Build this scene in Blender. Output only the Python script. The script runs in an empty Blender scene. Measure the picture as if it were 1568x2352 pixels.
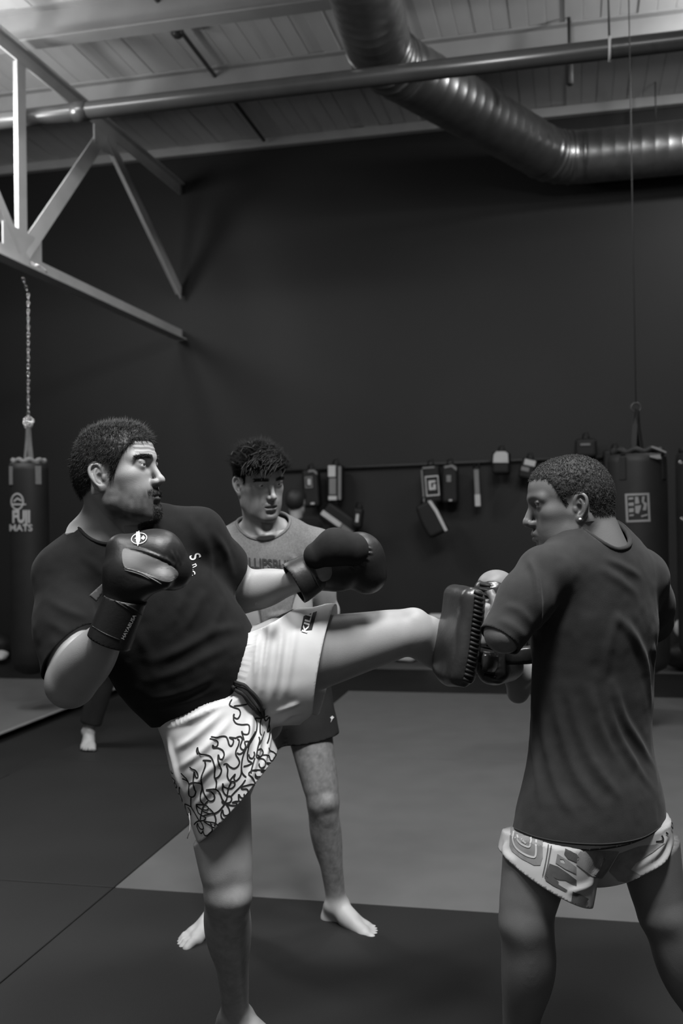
import bpy, bmesh, math, random
import numpy as np
from mathutils import Vector, Matrix
from mathutils.bvhtree import BVHTree

random.seed(7)
rng = np.random.default_rng(7)
SC = bpy.context.scene
COL = SC.collection

# ---------------------------------------------------------------- camera
FPX, CX, CY, HC = 2287.0, 784.0, 1176.0, 1.40      # focal length in pixels of the 1568 x 2352 frame, eye height
ROLL, PITCH = 0.0145, math.atan(24 / 2287.0)
fwd_c = Vector((0, math.cos(PITCH), math.sin(PITCH)))
right_c = Vector((math.cos(ROLL), 0, -math.sin(ROLL)))
up_c = right_c.cross(fwd_c).normalized()
right_c = fwd_c.cross(up_c).normalized()
cam_d = bpy.data.cameras.new('camera')
cam = bpy.data.objects.new('camera', cam_d)
COL.objects.link(cam)
M3 = Matrix((right_c, up_c, -fwd_c)).transposed()
cam.matrix_world = Matrix.Translation((0, 0, HC)) @ M3.to_4x4()
cam_d.sensor_fit = 'VERTICAL'
cam_d.sensor_height = 36.0
cam_d.lens = 36.0 * FPX / 2352.0
cam_d.clip_start, cam_d.clip_end = 0.05, 100
cam_d.dof.use_dof = True
cam_d.dof.focus_distance = 2.42
cam_d.dof.aperture_fstop = 3.6
SC.camera = cam

# ---------------------------------------------------------------- world, lights, exposure
SC.view_settings.view_transform = 'Standard'
SC.view_settings.look = 'None'
SC.view_settings.exposure = 0.0
SC.view_settings.gamma = 1.0
SC.view_settings.use_curve_mapping = False
SC.render.film_transparent = False
world = bpy.data.worlds.new('gym_ambient')
SC.world = world
world.use_nodes = True
bg = world.node_tree.nodes['Background']
bg.inputs[0].default_value = (1, 1, 1, 1)
bg.inputs[1].default_value = 0.25


def area(name, loc, target, w, h, power, spread=math.pi):
    d = bpy.data.lights.new(name, 'AREA')
    d.shape, d.size, d.size_y, d.energy, d.spread = 'RECTANGLE', w, h, power, spread
    o = bpy.data.objects.new(name, d)
    COL.objects.link(o)
    o.location = loc
    o.rotation_euler = (Vector(target) - Vector(loc)).to_track_quat('-Z', 'Y').to_euler()
    return o


area('high_bay_lamp', (0.40, 0.95, 4.8), (-0.15, 2.6, 1.0), 1.0, 0.5, 128, 2.2)
area('high_bay_lamp.001', (-1.35, 1.35, 4.85), (-0.4, 2.6, 1.2), 1.1, 0.6, 58, 2.4)
area('high_bay_lamp.002', (1.5, 2.5, 4.9), (0.1, 3.2, 0.6), 1.2, 0.5, 115)
area('high_bay_lamp.003', (-2.6, 6.2, 4.8), (-2.4, 6.4, 0.0), 1.0, 0.5, 95)


def bulb(name, loc, power, r=0.12):
    d = bpy.data.lights.new(name, 'POINT')
    d.energy, d.shadow_soft_size = power, r
    o = bpy.data.objects.new(name, d)
    COL.objects.link(o)
    o.location = loc


bulb('pendant_lamp', (-4.0, 6.6, 4.4), 190, 0.45)
bulb('pendant_lamp.002', (-2.74, 7.15, 4.36), 40, 0.10)
bulb('pendant_lamp.001', (3.6, 6.9, 5.0), 150)
bulb('roof_fill_light', (0.6, 5.0, 4.40), 75)  # unseen fill light, added to brighten the roof boards from below


# ---------------------------------------------------------------- helpers
def P(px, py, d):
    """point seen at pixel (px, py) of the photograph, d metres in front of the camera along +Y"""
    v = right_c * ((px - CX) / FPX) + up_c * (-(py - CY) / FPX) + fwd_c
    v = v * (d / v.y)
    return np.array((v.x, v.y, v.z + HC))


def ray(px, py):
    v = right_c * ((px - CX) / FPX) + up_c * (-(py - CY) / FPX) + fwd_c
    return v.normalized()


def on_floor(px, py, z=0.0):
    v = ray(px, py)
    t = (z - HC) / v.z
    return np.array((v.x * t, v.y * t, z))


def nrm(v):
    v = np.asarray(v, float)
    return v / np.linalg.norm(v)


def lerp(a, b, t):
    return np.asarray(a) * (1 - t) + np.asarray(b) * t


def mat(name, base, rough=0.6, spec=0.3, var=0.0, vscale=8.0, bump=0.0, bscale=60.0, metal=0.0, sheen=0.0,
        attr=False, coat=0.0, emit=None, stretch=None):
    m = bpy.data.materials.new(name)
    m.use_nodes = True
    nt = m.node_tree
    b = nt.nodes['Principled BSDF']
    b.inputs['Roughness'].default_value = rough
    b.inputs['Specular IOR Level'].default_value = spec
    b.inputs['Metallic'].default_value = metal
    b.inputs['Sheen Weight'].default_value = sheen
    b.inputs['Coat Weight'].default_value = coat
    b.inputs['Base Color'].default_value = (base, base, base, 1)
    tc = nt.nodes.new('ShaderNodeTexCoord')
    out = None
    src = tc.outputs['Object']
    if stretch:
        mp = nt.nodes.new('ShaderNodeMapping')
        mp.inputs['Scale'].default_value = stretch
        nt.links.new(src, mp.inputs[0])
        src = mp.outputs[0]
    if var > 0:
        n = nt.nodes.new('ShaderNodeTexNoise')
        n.inputs['Scale'].default_value = vscale
        n.inputs['Detail'].default_value = 6
        nt.links.new(src, n.inputs['Vector'])
        mr = nt.nodes.new('ShaderNodeMapRange')
        mr.inputs[1].default_value, mr.inputs[2].default_value = 0.3, 0.7
        mr.inputs[3].default_value, mr.inputs[4].default_value = base * (1 - var), base * (1 + var)
        nt.links.new(n.outputs[0], mr.inputs[0])
        out = mr.outputs[0]
    if attr:
        a = nt.nodes.new('ShaderNodeAttribute')
        a.attribute_name = 'tint'
        mu = nt.nodes.new('ShaderNodeMath')
        mu.operation = 'MULTIPLY'
        nt.links.new(a.outputs['Fac'], mu.inputs[0])
        if out is not None:
            nt.links.new(out, mu.inputs[1])
        else:
            mu.inputs[1].default_value = base
        out = mu.outputs[0]
    if out is not None:
        nt.links.new(out, b.inputs['Base Color'])
    if bump > 0:
        n2 = nt.nodes.new('ShaderNodeTexNoise')
        n2.inputs['Scale'].default_value = bscale
        n2.inputs['Detail'].default_value = 4
        nt.links.new(src, n2.inputs['Vector'])
        bp = nt.nodes.new('ShaderNodeBump')
        bp.inputs['Strength'].default_value = bump
        bp.inputs['Distance'].default_value = 0.004
        nt.links.new(n2.outputs[0], bp.inputs['Height'])
        nt.links.new(bp.outputs[0], b.inputs['Normal'])
    return m


def link(name, me, material=None, parent=None, smooth=True):
    o = bpy.data.objects.new(name, me)
    COL.objects.link(o)
    if material is not None:
        me.materials.append(material)
    if parent is not None:
        o.parent = parent
        o.matrix_parent_inverse = parent.matrix_basis.inverted()
    if smooth and len(me.polygons):
        me.polygons.foreach_set('use_smooth', np.ones(len(me.polygons), bool))
    return o


def np_mesh(name, V, Q, tint=None):
    """mesh from quads; a repeated last corner stands for a triangle"""
    me = bpy.data.meshes.new(name)
    V = np.asarray(V, np.float32)
    Q = np.asarray(Q, np.int64)
    tri = Q[:, 2] == Q[:, 3]
    q4, q3 = Q[~tri], Q[tri][:, :3]
    li = np.concatenate([q4.ravel(), q3.ravel()]).astype(np.int32)
    st = np.concatenate([np.arange(0, len(q4) * 4, 4), len(q4) * 4 + np.arange(0, len(q3) * 3, 3)]).astype(np.int32)
    me.vertices.add(len(V))
    me.vertices.foreach_set('co', V.ravel())
    me.loops.add(len(li))
    me.loops.foreach_set('vertex_index', li)
    me.polygons.add(len(st))
    me.polygons.foreach_set('loop_start', st)
    if tint is not None:
        a = me.attributes.new('tint', 'FLOAT', 'POINT')
        a.data.foreach_set('value', np.asarray(tint, np.float32))
    me.update(calc_edges=True)
    me.validate()
    return me


def np_obj(name, V, Q, material, parent=None, tint=None, smooth=True):
    return link(name, np_mesh(name, V, Q, tint), material, parent, smooth)


def bm_obj(name, bm, material, parent=None, smooth=False):
    me = bpy.data.meshes.new(name)
    bmesh.ops.recalc_face_normals(bm, faces=bm.faces)
    bm.to_mesh(me)
    bm.free()
    return link(name, me, material, parent, smooth)


def tag(o, label=None, cat=None, group=None, kind=None):
    for k, v in (('label', label), ('category', cat), ('group', group), ('kind', kind)):
        if v:
            o[k] = v
    return o


def empty(name, loc, label, cat, group=None):
    o = bpy.data.objects.new(name, None)
    COL.objects.link(o)
    o.location = loc
    o.empty_display_size = 0.1
    return tag(o, label, cat, group)


def basis(x, y, z):
    return np.array((x, y, z), float).T        # columns are the axes


def add_box(bm, c, half, R=None, bevel=0.0):
    c = np.asarray(c, float)
    R = np.eye(3) if R is None else R
    r = bmesh.ops.create_cube(bm, size=2.0)
    vs = r['verts']
    for v in vs:
        v.co = Vector(c + R @ (np.array(v.co) * np.asarray(half)))
    if bevel > 0:
        es = list({e for v in vs for e in v.link_edges})
        bmesh.ops.bevel(bm, geom=es, offset=bevel, segments=2, affect='EDGES', profile=0.6)
    return vs


def add_bar(bm, a, b, w, h, up=(0, 0, 1), bevel=0.0):
    a, b = np.asarray(a, float), np.asarray(b, float)
    x = nrm(b - a)
    y = nrm(np.cross(up, x))
    z = np.cross(x, y)
    add_box(bm, (a + b) / 2, (np.linalg.norm(b - a) / 2, w / 2, h / 2), basis(x, y, z), bevel)


def add_prism(bm, prof, a, b, up=(0, 0, 1)):
    """extrude the closed 2-D profile (y, z pairs) from a to b"""
    a, b = np.asarray(a, float), np.asarray(b, float)
    x = nrm(b - a)
    y = nrm(np.cross(up, x))
    z = np.cross(x, y)
    va = [bm.verts.new(Vector(a + y * p[0] + z * p[1])) for p in prof]
    vb = [bm.verts.new(Vector(b + y * p[0] + z * p[1])) for p in prof]
    n = len(prof)
    for i in range(n):
        bm.faces.new((va[i], va[(i + 1) % n], vb[(i + 1) % n], vb[i]))
    bm.faces.new(va[::-1])
    bm.faces.new(vb)


def tube_np(path, radii, n=10, caps=True, close=False):
    """round tube along path; returns verts, quads"""
    path = np.asarray(path, float)
    m = len(path)
    radii = np.broadcast_to(np.asarray(radii, float), (m,))
    T = np.gradient(path, axis=0)
    if close:
        T = np.roll(path, -1, 0) - np.roll(path, 1, 0)
    T /= np.linalg.norm(T, axis=1)[:, None]
    ref = np.array((0, 0, 1.0)) if abs(T[0][2]) < 0.9 else np.array((1.0, 0, 0))
    Ns = []
    nv = ref - T[0] * (ref @ T[0])
    for i in range(m):
        nv = nv - T[i] * (nv @ T[i])
        nv = nv / np.linalg.norm(nv)
        Ns.append(nv)
    Ns = np.array(Ns)
    B = np.cross(T, Ns)
    a = np.linspace(0, 2 * np.pi, n, endpoint=False)
    V = (path[:, None] + radii[:, None, None] * (np.cos(a)[None, :, None] * Ns[:, None] + np.sin(a)[None, :, None] * B[:, None])).reshape(-1, 3)
    Q = []
    for i in range(m if close else m - 1):
        j = (i + 1) % m
        for k in range(n):
            l = (k + 1) % n
            Q.append((i * n + k, i * n + l, j * n + l, j * n + k))
    V = list(V)
    if caps and not close:
        for e in (0, m - 1):
            c = len(V)
            V.append(path[e])
            for k in range(n):
                l = (k + 1) % n
                Q.append((c, e * n + l, e * n + k, e * n + k) if e == 0 else (c, e * n + k, e * n + l, e * n + l))
    return np.array(V), Q


def pyd(name, V, Q, material, parent=None, smooth=True):
    me = bpy.data.meshes.new(name)
    F = []
    for q in Q:
        f = []
        for i in q:
            if int(i) not in f:
                f.append(int(i))
        if len(f) > 2:
            F.append(f)
    me.from_pydata([tuple(v) for v in V], [], F)
    me.update()
    return link(name, me, material, parent, smooth)


def tube(name, path, radii, material, parent=None, n=10, close=False):
    V, Q = tube_np(path, radii, n, True, close)
    return pyd(name, V, Q, material, parent)


def spline(pts, n=8, close=False):
    pts = np.asarray(pts, float)
    m = len(pts)
    out = []
    for i in range(m if close else m - 1):
        if close:
            p0, p1, p2, p3 = pts[(i - 1) % m], pts[i], pts[(i + 1) % m], pts[(i + 2) % m]
        else:
            p0, p1, p2, p3 = pts[max(i - 1, 0)], pts[i], pts[i + 1], pts[min(i + 2, m - 1)]
        for k in range(n):
            t = k / n
            out.append(0.5 * ((2 * p1) + (-p0 + p2) * t + (2 * p0 - 5 * p1 + 4 * p2 - p3) * t * t + (-p0 + 3 * p1 - 3 * p2 + p3) * t ** 3))
    if not close:
        out.append(pts[-1])
    return np.array(out)


# ---------------------------------------------------------------- implicit modelling: smooth unions of tapered capsules and ellipsoids
class Field:
    def __init__(s, lo, hi, h):
        s.lo, s.h = np.asarray(lo, float), h
        s.n = np.maximum(((np.asarray(hi, float) - s.lo) / h).astype(int) + 1, 4)
        s.D = np.full(tuple(s.n), 0.3, np.float32)
        s.ax = [(s.lo[i] + h * np.arange(s.n[i])).astype(np.float32) for i in range(3)]

    def put(s, prim, k=0.02, op='u'):
        if isinstance(prim, list):
            for p in prim:
                s.put(p, k, op)
            return s
        lo, hi, fn = prim
        m = k + 3 * s.h
        i0 = np.clip(((np.asarray(lo) - m - s.lo) / s.h).astype(int), 0, s.n)
        i1 = np.clip(((np.asarray(hi) + m - s.lo) / s.h).astype(int) + 2, 0, s.n)
        if np.any(i1 <= i0):
            return s
        sl = tuple(slice(i0[i], i1[i]) for i in range(3))
        X = s.ax[0][sl[0]][:, None, None]
        Y = s.ax[1][sl[1]][None, :, None]
        Z = s.ax[2][sl[2]][None, None, :]
        d = fn(X, Y, Z).astype(np.float32)
        a = s.D[sl]
        if op == 'u':
            g = np.maximum(k - np.abs(a - d), 0)
            s.D[sl] = np.minimum(a, d) - g * g / (4 * k)
        elif op == 's':
            g = np.maximum(k - np.abs(a + d), 0)
            s.D[sl] = np.maximum(a, -d) + g * g / (4 * k)
        return s

    def mesh(s):
        D = s.D
        ins = D < 0
        i8 = ins.astype(np.int8)
        c = i8[:-1, :-1, :-1].copy()
        for dx in (0, 1):
            for dy in (0, 1):
                for dz in (0, 1):
                    if dx or dy or dz:
                        c += i8[dx:dx + c.shape[0], dy:dy + c.shape[1], dz:dz + c.shape[2]]
        act = (c > 0) & (c < 8)
        idx = np.argwhere(act)
        num = np.full(c.shape, -1, np.int32)
        num[act] = np.arange(len(idx), dtype=np.int32)
        corners = [(x, y, z) for x in (0, 1) for y in (0, 1) for z in (0, 1)]
        val = {q: D[idx[:, 0] + q[0], idx[:, 1] + q[1], idx[:, 2] + q[2]] for q in corners}
        acc = np.zeros((len(idx), 3))
        cnt = np.zeros(len(idx))
        for q in corners:
            for ax in range(3):
                if q[ax] == 0:
                    r = list(q)
                    r[ax] = 1
                    a, b = val[q], val[tuple(r)]
                    m = (a < 0) != (b < 0)
                    t = np.where(m, a / np.where(m, a - b, 1), 0)
                    p = np.tile(np.array(q, float), (len(idx), 1))
                    p[:, ax] += t
                    acc[m] += p[m]
                    cnt[m] += 1
        V = s.lo + s.h * (idx + acc / cnt[:, None])
        quads = []
        for ax in range(3):
            sa = [slice(None)] * 3
            sb = [slice(None)] * 3
            sa[ax], sb[ax] = slice(0, -1), slice(1, None)
            e = ins[tuple(sa)] != ins[tuple(sb)]
            o1, o2 = [i for i in range(3) if i != ax]
            p = np.argwhere(e)
            ok = (p[:, o1] > 0) & (p[:, o2] > 0) & (p[:, o1] < D.shape[o1] - 1) & (p[:, o2] < D.shape[o2] - 1)
            p = p[ok]
            fl = ins[tuple(p.T)]
            ids = []
            for (u, v) in ((0, 0), (1, 0), (1, 1), (0, 1)):
                q = p.copy()
                q[:, o1] -= 1 - u
                q[:, o2] -= 1 - v
                ids.append(num[tuple(q.T)])
            Qd = np.stack(ids, 1)
            flip = fl if ax != 1 else ~fl
            Qd[~flip] = Qd[~flip][:, ::-1]
            quads.append(Qd)
        return V, np.concatenate(quads)


def cap(a, b, ra, rb, flat=None, kf=1.0):
    a, b = np.asarray(a, float), np.asarray(b, float)
    u = b - a
    L2 = max(float(u @ u), 1e-9)
    r = max(ra, rb)
    w = None if flat is None else nrm(flat)

    def fn(X, Y, Z):
        x, y, z = X - a[0], Y - a[1], Z - a[2]
        t = np.clip((x * u[0] + y * u[1] + z * u[2]) / L2, 0, 1)
        x, y, z = x - t * u[0], y - t * u[1], z - t * u[2]
        if w is not None:
            c = (x * w[0] + y * w[1] + z * w[2]) * (1 / kf - 1)
            x, y, z = x + c * w[0], y + c * w[1], z + c * w[2]
        return np.sqrt(x * x + y * y + z * z) - (ra + (rb - ra) * t)
    rr = r * max(1.0, kf)
    return np.minimum(a, b) - rr, np.maximum(a, b) + rr, fn


def chain(pts, rad, flat=None, kf=1.0):
    return [cap(pts[i], pts[i + 1], rad[i], rad[i + 1], flat, kf) for i in range(len(pts) - 1)]


def ell(c, rad, R=None):
    c, rad = np.asarray(c, float), np.asarray(rad, float) * np.ones(3)
    R = np.eye(3) if R is None else np.asarray(R, float)

    def fn(X, Y, Z):
        x, y, z = X - c[0], Y - c[1], Z - c[2]
        q = [(x * R[0, i] + y * R[1, i] + z * R[2, i]) / rad[i] for i in range(3)]
        k0 = np.sqrt(q[0] ** 2 + q[1] ** 2 + q[2] ** 2)
        k1 = np.sqrt((q[0] / rad[0]) ** 2 + (q[1] / rad[1]) ** 2 + (q[2] / rad[2]) ** 2) + 1e-9
        return k0 * (k0 - 1) / k1
    m = np.sqrt(((R * rad[None, :]) ** 2).sum(1))
    return c - m, c + m, fn


def rbox(c, half, r, R=None):
    c, half = np.asarray(c, float), np.asarray(half, float)
    R = np.eye(3) if R is None else np.asarray(R, float)

    def fn(X, Y, Z):
        x, y, z = X - c[0], Y - c[1], Z - c[2]
        q = [np.abs(x * R[0, i] + y * R[1, i] + z * R[2, i]) - (half[i] - r) for i in range(3)]
        o = np.sqrt(sum(np.maximum(v, 0) ** 2 for v in q))
        return o + np.minimum(np.maximum(q[0], np.maximum(q[1], q[2])), 0) - r
    m = np.abs(R) @ half
    return c - m, c + m, fn


def vnormals(V, Q):
    a, b, c, d = (V[Q[:, i]] for i in range(4))
    fn = np.cross(c - a, d - b)
    N = np.zeros_like(V)
    for i in range(4):
        for k in range(3):
            N[:, k] += np.bincount(Q[:, i], fn[:, k], len(V))
    return N / (np.linalg.norm(N, axis=1)[:, None] + 1e-12)


def relax(V, Q, it=2, lam=0.5):
    E = np.concatenate([Q[:, [0, 1]], Q[:, [1, 2]], Q[:, [2, 3]], Q[:, [3, 0]]])
    cnt = np.bincount(E[:, 0], minlength=len(V)) + np.bincount(E[:, 1], minlength=len(V)) + 1e-9
    for _ in range(it):
        S = np.stack([np.bincount(E[:, 0], V[E[:, 1], k], len(V)) + np.bincount(E[:, 1], V[E[:, 0], k], len(V)) for k in range(3)], 1)
        V = V + lam * (S / cnt[:, None] - V)
    return V


def compact(V, Q, *arrs):
    used = np.zeros(len(V), bool)
    used[Q.ravel()] = True
    m = np.cumsum(used) - 1
    return (V[used], m[Q]) + tuple(a[used] for a in arrs)


def clip(V, Q, g):
    """cut away where g(points) > 0: vertices next to the cut slide along their edges onto it, faces beyond it go"""
    gv = np.asarray(g(V), float).copy()
    V = V.copy()
    E = np.concatenate([Q[:, [0, 1]], Q[:, [1, 2]], Q[:, [2, 3]], Q[:, [3, 0]]])
    E = np.unique(np.sort(E, 1), axis=0)
    E = E[E[:, 0] != E[:, 1]]
    a, b = E[:, 0], E[:, 1]
    x = (gv[a] > 0) != (gv[b] > 0)
    a, b = a[x], b[x]
    t = gv[a] / (gv[a] - gv[b])
    P_ = V[a] + (V[b] - V[a]) * t[:, None]
    vi = np.where(t < .5, a, b)
    tt = np.minimum(t, 1 - t)
    o = np.argsort(-tt)
    V[vi[o]] = P_[o]
    gv[vi] = 0.0
    q = gv[Q]
    bad = q > 0
    keep = (q < 0).any(1) | ((q == 0).all(1) & False)
    Q, bad, q = Q[keep], bad[keep], q[keep]
    Q = Q.copy()
    nb = bad.sum(1)
    for f in np.where(nb > 0)[0]:
        ok = [int(Q[f, k]) for k in range(4) if not bad[f, k]]
        if len(set(ok)) < 3:
            Q[f] = ok[0]
            continue
        ok = list(dict.fromkeys(ok))
        Q[f] = (ok + [ok[-1]])[:4] if len(ok) == 3 else ok
    Q = Q[(Q[:, 0] != Q[:, 1])]
    return compact(V, Q)


def plane_cut(p, n, near=None, rad=None):
    p, n = np.asarray(p, float), nrm(n)

    def g(X):
        s = (X - p) @ n
        if near is not None:
            s = np.where(np.linalg.norm(X - np.asarray(near), axis=1) < rad, s, -1.0)
        return s
    return g


def near_axis(p, n, a, b, r):
    """cut across a sleeve or trouser leg only: the plane acts within r of the line from a towards b"""
    p, n, a = np.asarray(p, float), nrm(n), np.asarray(a, float)
    u = nrm(np.asarray(b) - a)

    def g(X):
        q = X - a
        h = q @ u
        d = np.linalg.norm(q - h[:, None] * u, axis=1)
        return np.where((d < r) & (h > 0), (X - p) @ n, -1.0)
    return g


def vnoise(X, scale, seed=0):
    """smooth value noise in -1..1 for an (n,3) array"""
    q = X * scale + 17.3 * seed
    i = np.floor(q).astype(np.int64)
    f = q - i
    f = f * f * (3 - 2 * f)

    def h(a, b, c):
        n = (a * 374761393 + b * 668265263 + c * 2147483647 + seed * 1274126177) & 0xFFFFFFFF
        n = ((n ^ (n >> 13)) * 1274126177) & 0xFFFFFFFF
        return ((n ^ (n >> 16)) & 0xFFFF) / 32767.5 - 1
    r = 0
    for dx in (0, 1):
        for dy in (0, 1):
            for dz in (0, 1):
                w = (f[:, 0] if dx else 1 - f[:, 0]) * (f[:, 1] if dy else 1 - f[:, 1]) * (f[:, 2] if dz else 1 - f[:, 2])
                r = r + w * h(i[:, 0] + dx, i[:, 1] + dy, i[:, 2] + dz)
    return r


def poly_dist(X, pl):
    """distance to a polyline and position (0..1) along it"""
    best, pos = np.full(len(X), 9.0), np.zeros(len(X))
    n = len(pl) - 1
    for i in range(n):
        a, u = pl[i], pl[i + 1] - pl[i]
        t = np.clip(((X - a) @ u) / max(u @ u, 1e-9), 0, 1)
        d = np.linalg.norm(X - a - t[:, None] * u, axis=1)
        m = d < best
        best[m] = d[m]
        pos[m] = (i + t[m]) / n
    return best, pos


class Surf:
    """a cloth or skin surface one can look up along a line of sight, to put folds and prints on it"""

    def __init__(s, V, Q):
        s.V, s.Q, s.N = V, Q, vnormals(V, Q)
        s.t = BVHTree.FromPolygons(V.tolist(), [q if q[2] != q[3] else q[:3] for q in Q.tolist()])

    def hit(s, px, py):
        r = s.t.ray_cast(Vector((0, 0, HC)), ray(px, py))
        return (None, None) if r[0] is None else (np.array(r[0]), np.array(r[1]) * (1 if np.dot(r[1], ray(px, py)) < 0 else -1))

    def line(s, pts):
        h = [s.hit(*p)[0] for p in pts]
        return [p for p in h if p is not None]


def folds(S, V, N, items):
    """items: (pixel polyline, width m, height m); raised creases with a shallow trough on both sides"""
    D = np.zeros(len(V))
    for pts, w, a in items:
        pl = S.line(spline(pts, 5))
        if len(pl) < 2:
            continue
        c = np.mean(pl, 0)
        R = max(np.linalg.norm(p - c) for p in pl) + 4 * w
        m = np.where(np.linalg.norm(V - c, axis=1) < R)[0]
        if not len(m):
            continue
        d, t = poly_dist(V[m], pl)
        d = d / w
        t = np.clip(np.minimum(t, 1 - t) / .35, 0, 1)
        D[m] += a * (t * t * (3 - 2 * t)) * (1.25 * np.exp(-d * d) - 0.5 * np.exp(-(d / 2.2) ** 2))
    return V + N * D[:, None]


def ribbon(S, pts, width, off=0.0012, n=6, taper=True):
    """flat printed line lying on a surface"""
    pl = spline(pts, n)
    H, NN = [], []
    for p in pl:
        h, nn = S.hit(*p)
        if h is not None:
            H.append(h)
            NN.append(nn)
    if len(H) < 2:
        return np.zeros((0, 3)), []
    H, NN = np.array(H), np.array(NN)
    T = np.gradient(H, axis=0)
    B = np.cross(NN, T)
    B /= np.linalg.norm(B, axis=1)[:, None] + 1e-9
    w = np.full(len(H), width / 2)
    if taper:
        w[0] *= 0.45
        w[-1] *= 0.45
    V = np.concatenate([H + B * w[:, None] + NN * off, H - B * w[:, None] + NN * off])
    m = len(H)
    Q = [(i, i + 1, m + i + 1, m + i) for i in range(m - 1) if np.linalg.norm(H[i + 1] - H[i]) < 0.05]
    return V, Q


def join_parts(parts):
    Vs, Qs, o = [], [], 0
    for V, Q in parts:
        if not len(Q):
            continue
        Vs.append(np.asarray(V))
        Qs += [tuple(int(i) + o for i in q) for q in Q]
        o += len(V)
    return (np.concatenate(Vs), Qs) if Vs else (np.zeros((0, 3)), [])


def shape2d(loops=None, text=None, bold=0.0, edge=0.08):
    """filled flat shape from closed loops or from lettering; returns a fine 2-D triangle mesh"""
    if text is not None:
        cu = bpy.data.curves.new('t', 'FONT')
        cu.body = text
        cu.align_x, cu.align_y = 'CENTER', 'CENTER'
        cu.offset = bold
    else:
        cu = bpy.data.curves.new('t', 'CURVE')
        for lp in loops:
            sp = cu.splines.new('POLY')
            sp.points.add(len(lp) - 1)
            for i, p in enumerate(lp):
                sp.points[i].co = (p[0], p[1], 0, 1)
            sp.use_cyclic_u = True
    cu.dimensions = '2D' if text is None else cu.dimensions
    cu.fill_mode = 'BOTH' if text is not None else 'BOTH'
    o = bpy.data.objects.new('t', cu)
    COL.objects.link(o)
    dg = bpy.context.evaluated_depsgraph_get()
    dg.update()
    oe = o.evaluated_get(dg)
    me = oe.to_mesh()
    bm = bmesh.new()
    bm.from_mesh(me)
    oe.to_mesh_clear()
    bpy.data.objects.remove(o)
    bpy.data.curves.remove(cu)
    bmesh.ops.triangulate(bm, faces=bm.faces[:])
    for _ in range(5):
        es = [e for e in bm.edges if e.calc_length() > edge]
        if not es:
            break
        bmesh.ops.subdivide_edges(bm, edges=es, cuts=1)
        bmesh.ops.triangulate(bm, faces=bm.faces[:])
    bm.verts.index_update()
    V = np.array([(v.co.x, v.co.y) for v in bm.verts])
    T = [tuple(v.index for v in f.verts) for f in bm.faces]
    bm.free()
    return V, T


def print_on(S, V2, T, off=0.0014):
    """lay a flat shape given in photograph pixels on the surface"""
    out = np.zeros((len(V2), 3))
    ok = np.ones(len(V2), bool)
    for i, p in enumerate(V2):
        h, nn = S.hit(*p)
        if h is None:
            ok[i] = False
        else:
            out[i] = h + nn * off
    return out, [t for t in T if all(ok[j] for j in t)]


def text_px(text, c, ux, uy, bold=0.0, edge=0.12):
    """lettering laid out in pixels: ux = vector of one em along the line, uy = one em up"""
    V, T = shape2d(text=text, bold=bold, edge=edge)
    return np.asarray(c) + V[:, :1] * np.asarray(ux) + V[:, 1:] * np.asarray(uy), T


# ---------------------------------------------------------------- the hall
U = nrm((0.974, -0.227, 0))          # along the back wall, to the right
W = nrm((0.227, 0.974, 0))           # towards the back wall
ZC = 5.40                            # underside of the roof boards
WD = 10.2                            # back wall straight ahead


def hall(t, s, z):
    """t metres along the wall, s metres before the wall face, z above the floor"""
    return np.array((0, WD, 0)) + U * t - W * s + np.array((0, 0, z))


RH = basis(U, W, (0, 0, 1))
m_wall = mat('black_wall_paint', 0.0085, 0.6, 0.35, 0.25, 0.6, 0.05, 30)
m_roof = mat('grey_painted_roof_board', 0.52, 0.7, 0.2, 0.12, 3.0, 0.1, 40, stretch=(1, 0.2, 1))
m_roof_gap = mat('dark_board_gap', 0.05, 0.9, 0.1)
m_steel = mat('light_grey_painted_steel', 0.42, 0.45, 0.4, 0.10, 4.0)
m_purlin = mat('grey_painted_purlin', 0.30, 0.5, 0.35, 0.10, 3.0)
m_pipe = mat('dull_sprinkler_pipe', 0.040, 0.30, 0.6, 0.15, 5.0)
m_black_iron = mat('dark_iron', 0.03, 0.5, 0.4)
m_chrome = mat('bright_chain_steel', 0.55, 0.22, 0.6, metal=1.0)
m_duct = mat('galvanised_duct_steel', 0.26, 0.33, 0.5, 0.2, 6.0, metal=0.9)
m_mat_grey = mat('grey_vinyl_mat', 0.078, 0.75, 0.25, 0.07, 5.0, 0.12, 260)
m_mat_black = mat('black_vinyl_mat', 0.0085, 0.62, 0.25, 0.18, 2.0, 0.12, 260)
m_mat_edge = mat('pale_mat_edge', 0.13, 0.7, 0.2, 0.1, 6)

bm = bmesh.new()
add_box(bm, hall(0, -0.15, 2.8), (11, 0.15, 2.9), RH)
o = bm_obj('wall_back', bm, m_wall)
tag(o, kind='structure')
for nm, t in (('wall_left', -7.6), ('wall_right', 7.6)):
    bm = bmesh.new()
    add_box(bm, hall(t, 4.6, 2.8), (0.12, 4.75, 2.9), RH)
    tag(bm_obj(nm, bm, m_wall), kind='structure')
bm = bmesh.new()
add_box(bm, (0, 4.0, -0.11), (12, 9, 0.06))
floor = bm_obj('floor', bm, m_mat_black)
tag(floor, kind='structure')

# mats on the floor: laid out on a grid turned with the hall
A0 = on_floor(262, 2038)
MU, MW = nrm((0.978, -0.207, 0)), nrm((0.207, 0.978, 0))


def mat_pt(u, w, z=0.0):
    return A0 + MU * u + MW * w + np.array((0, 0, z))


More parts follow.
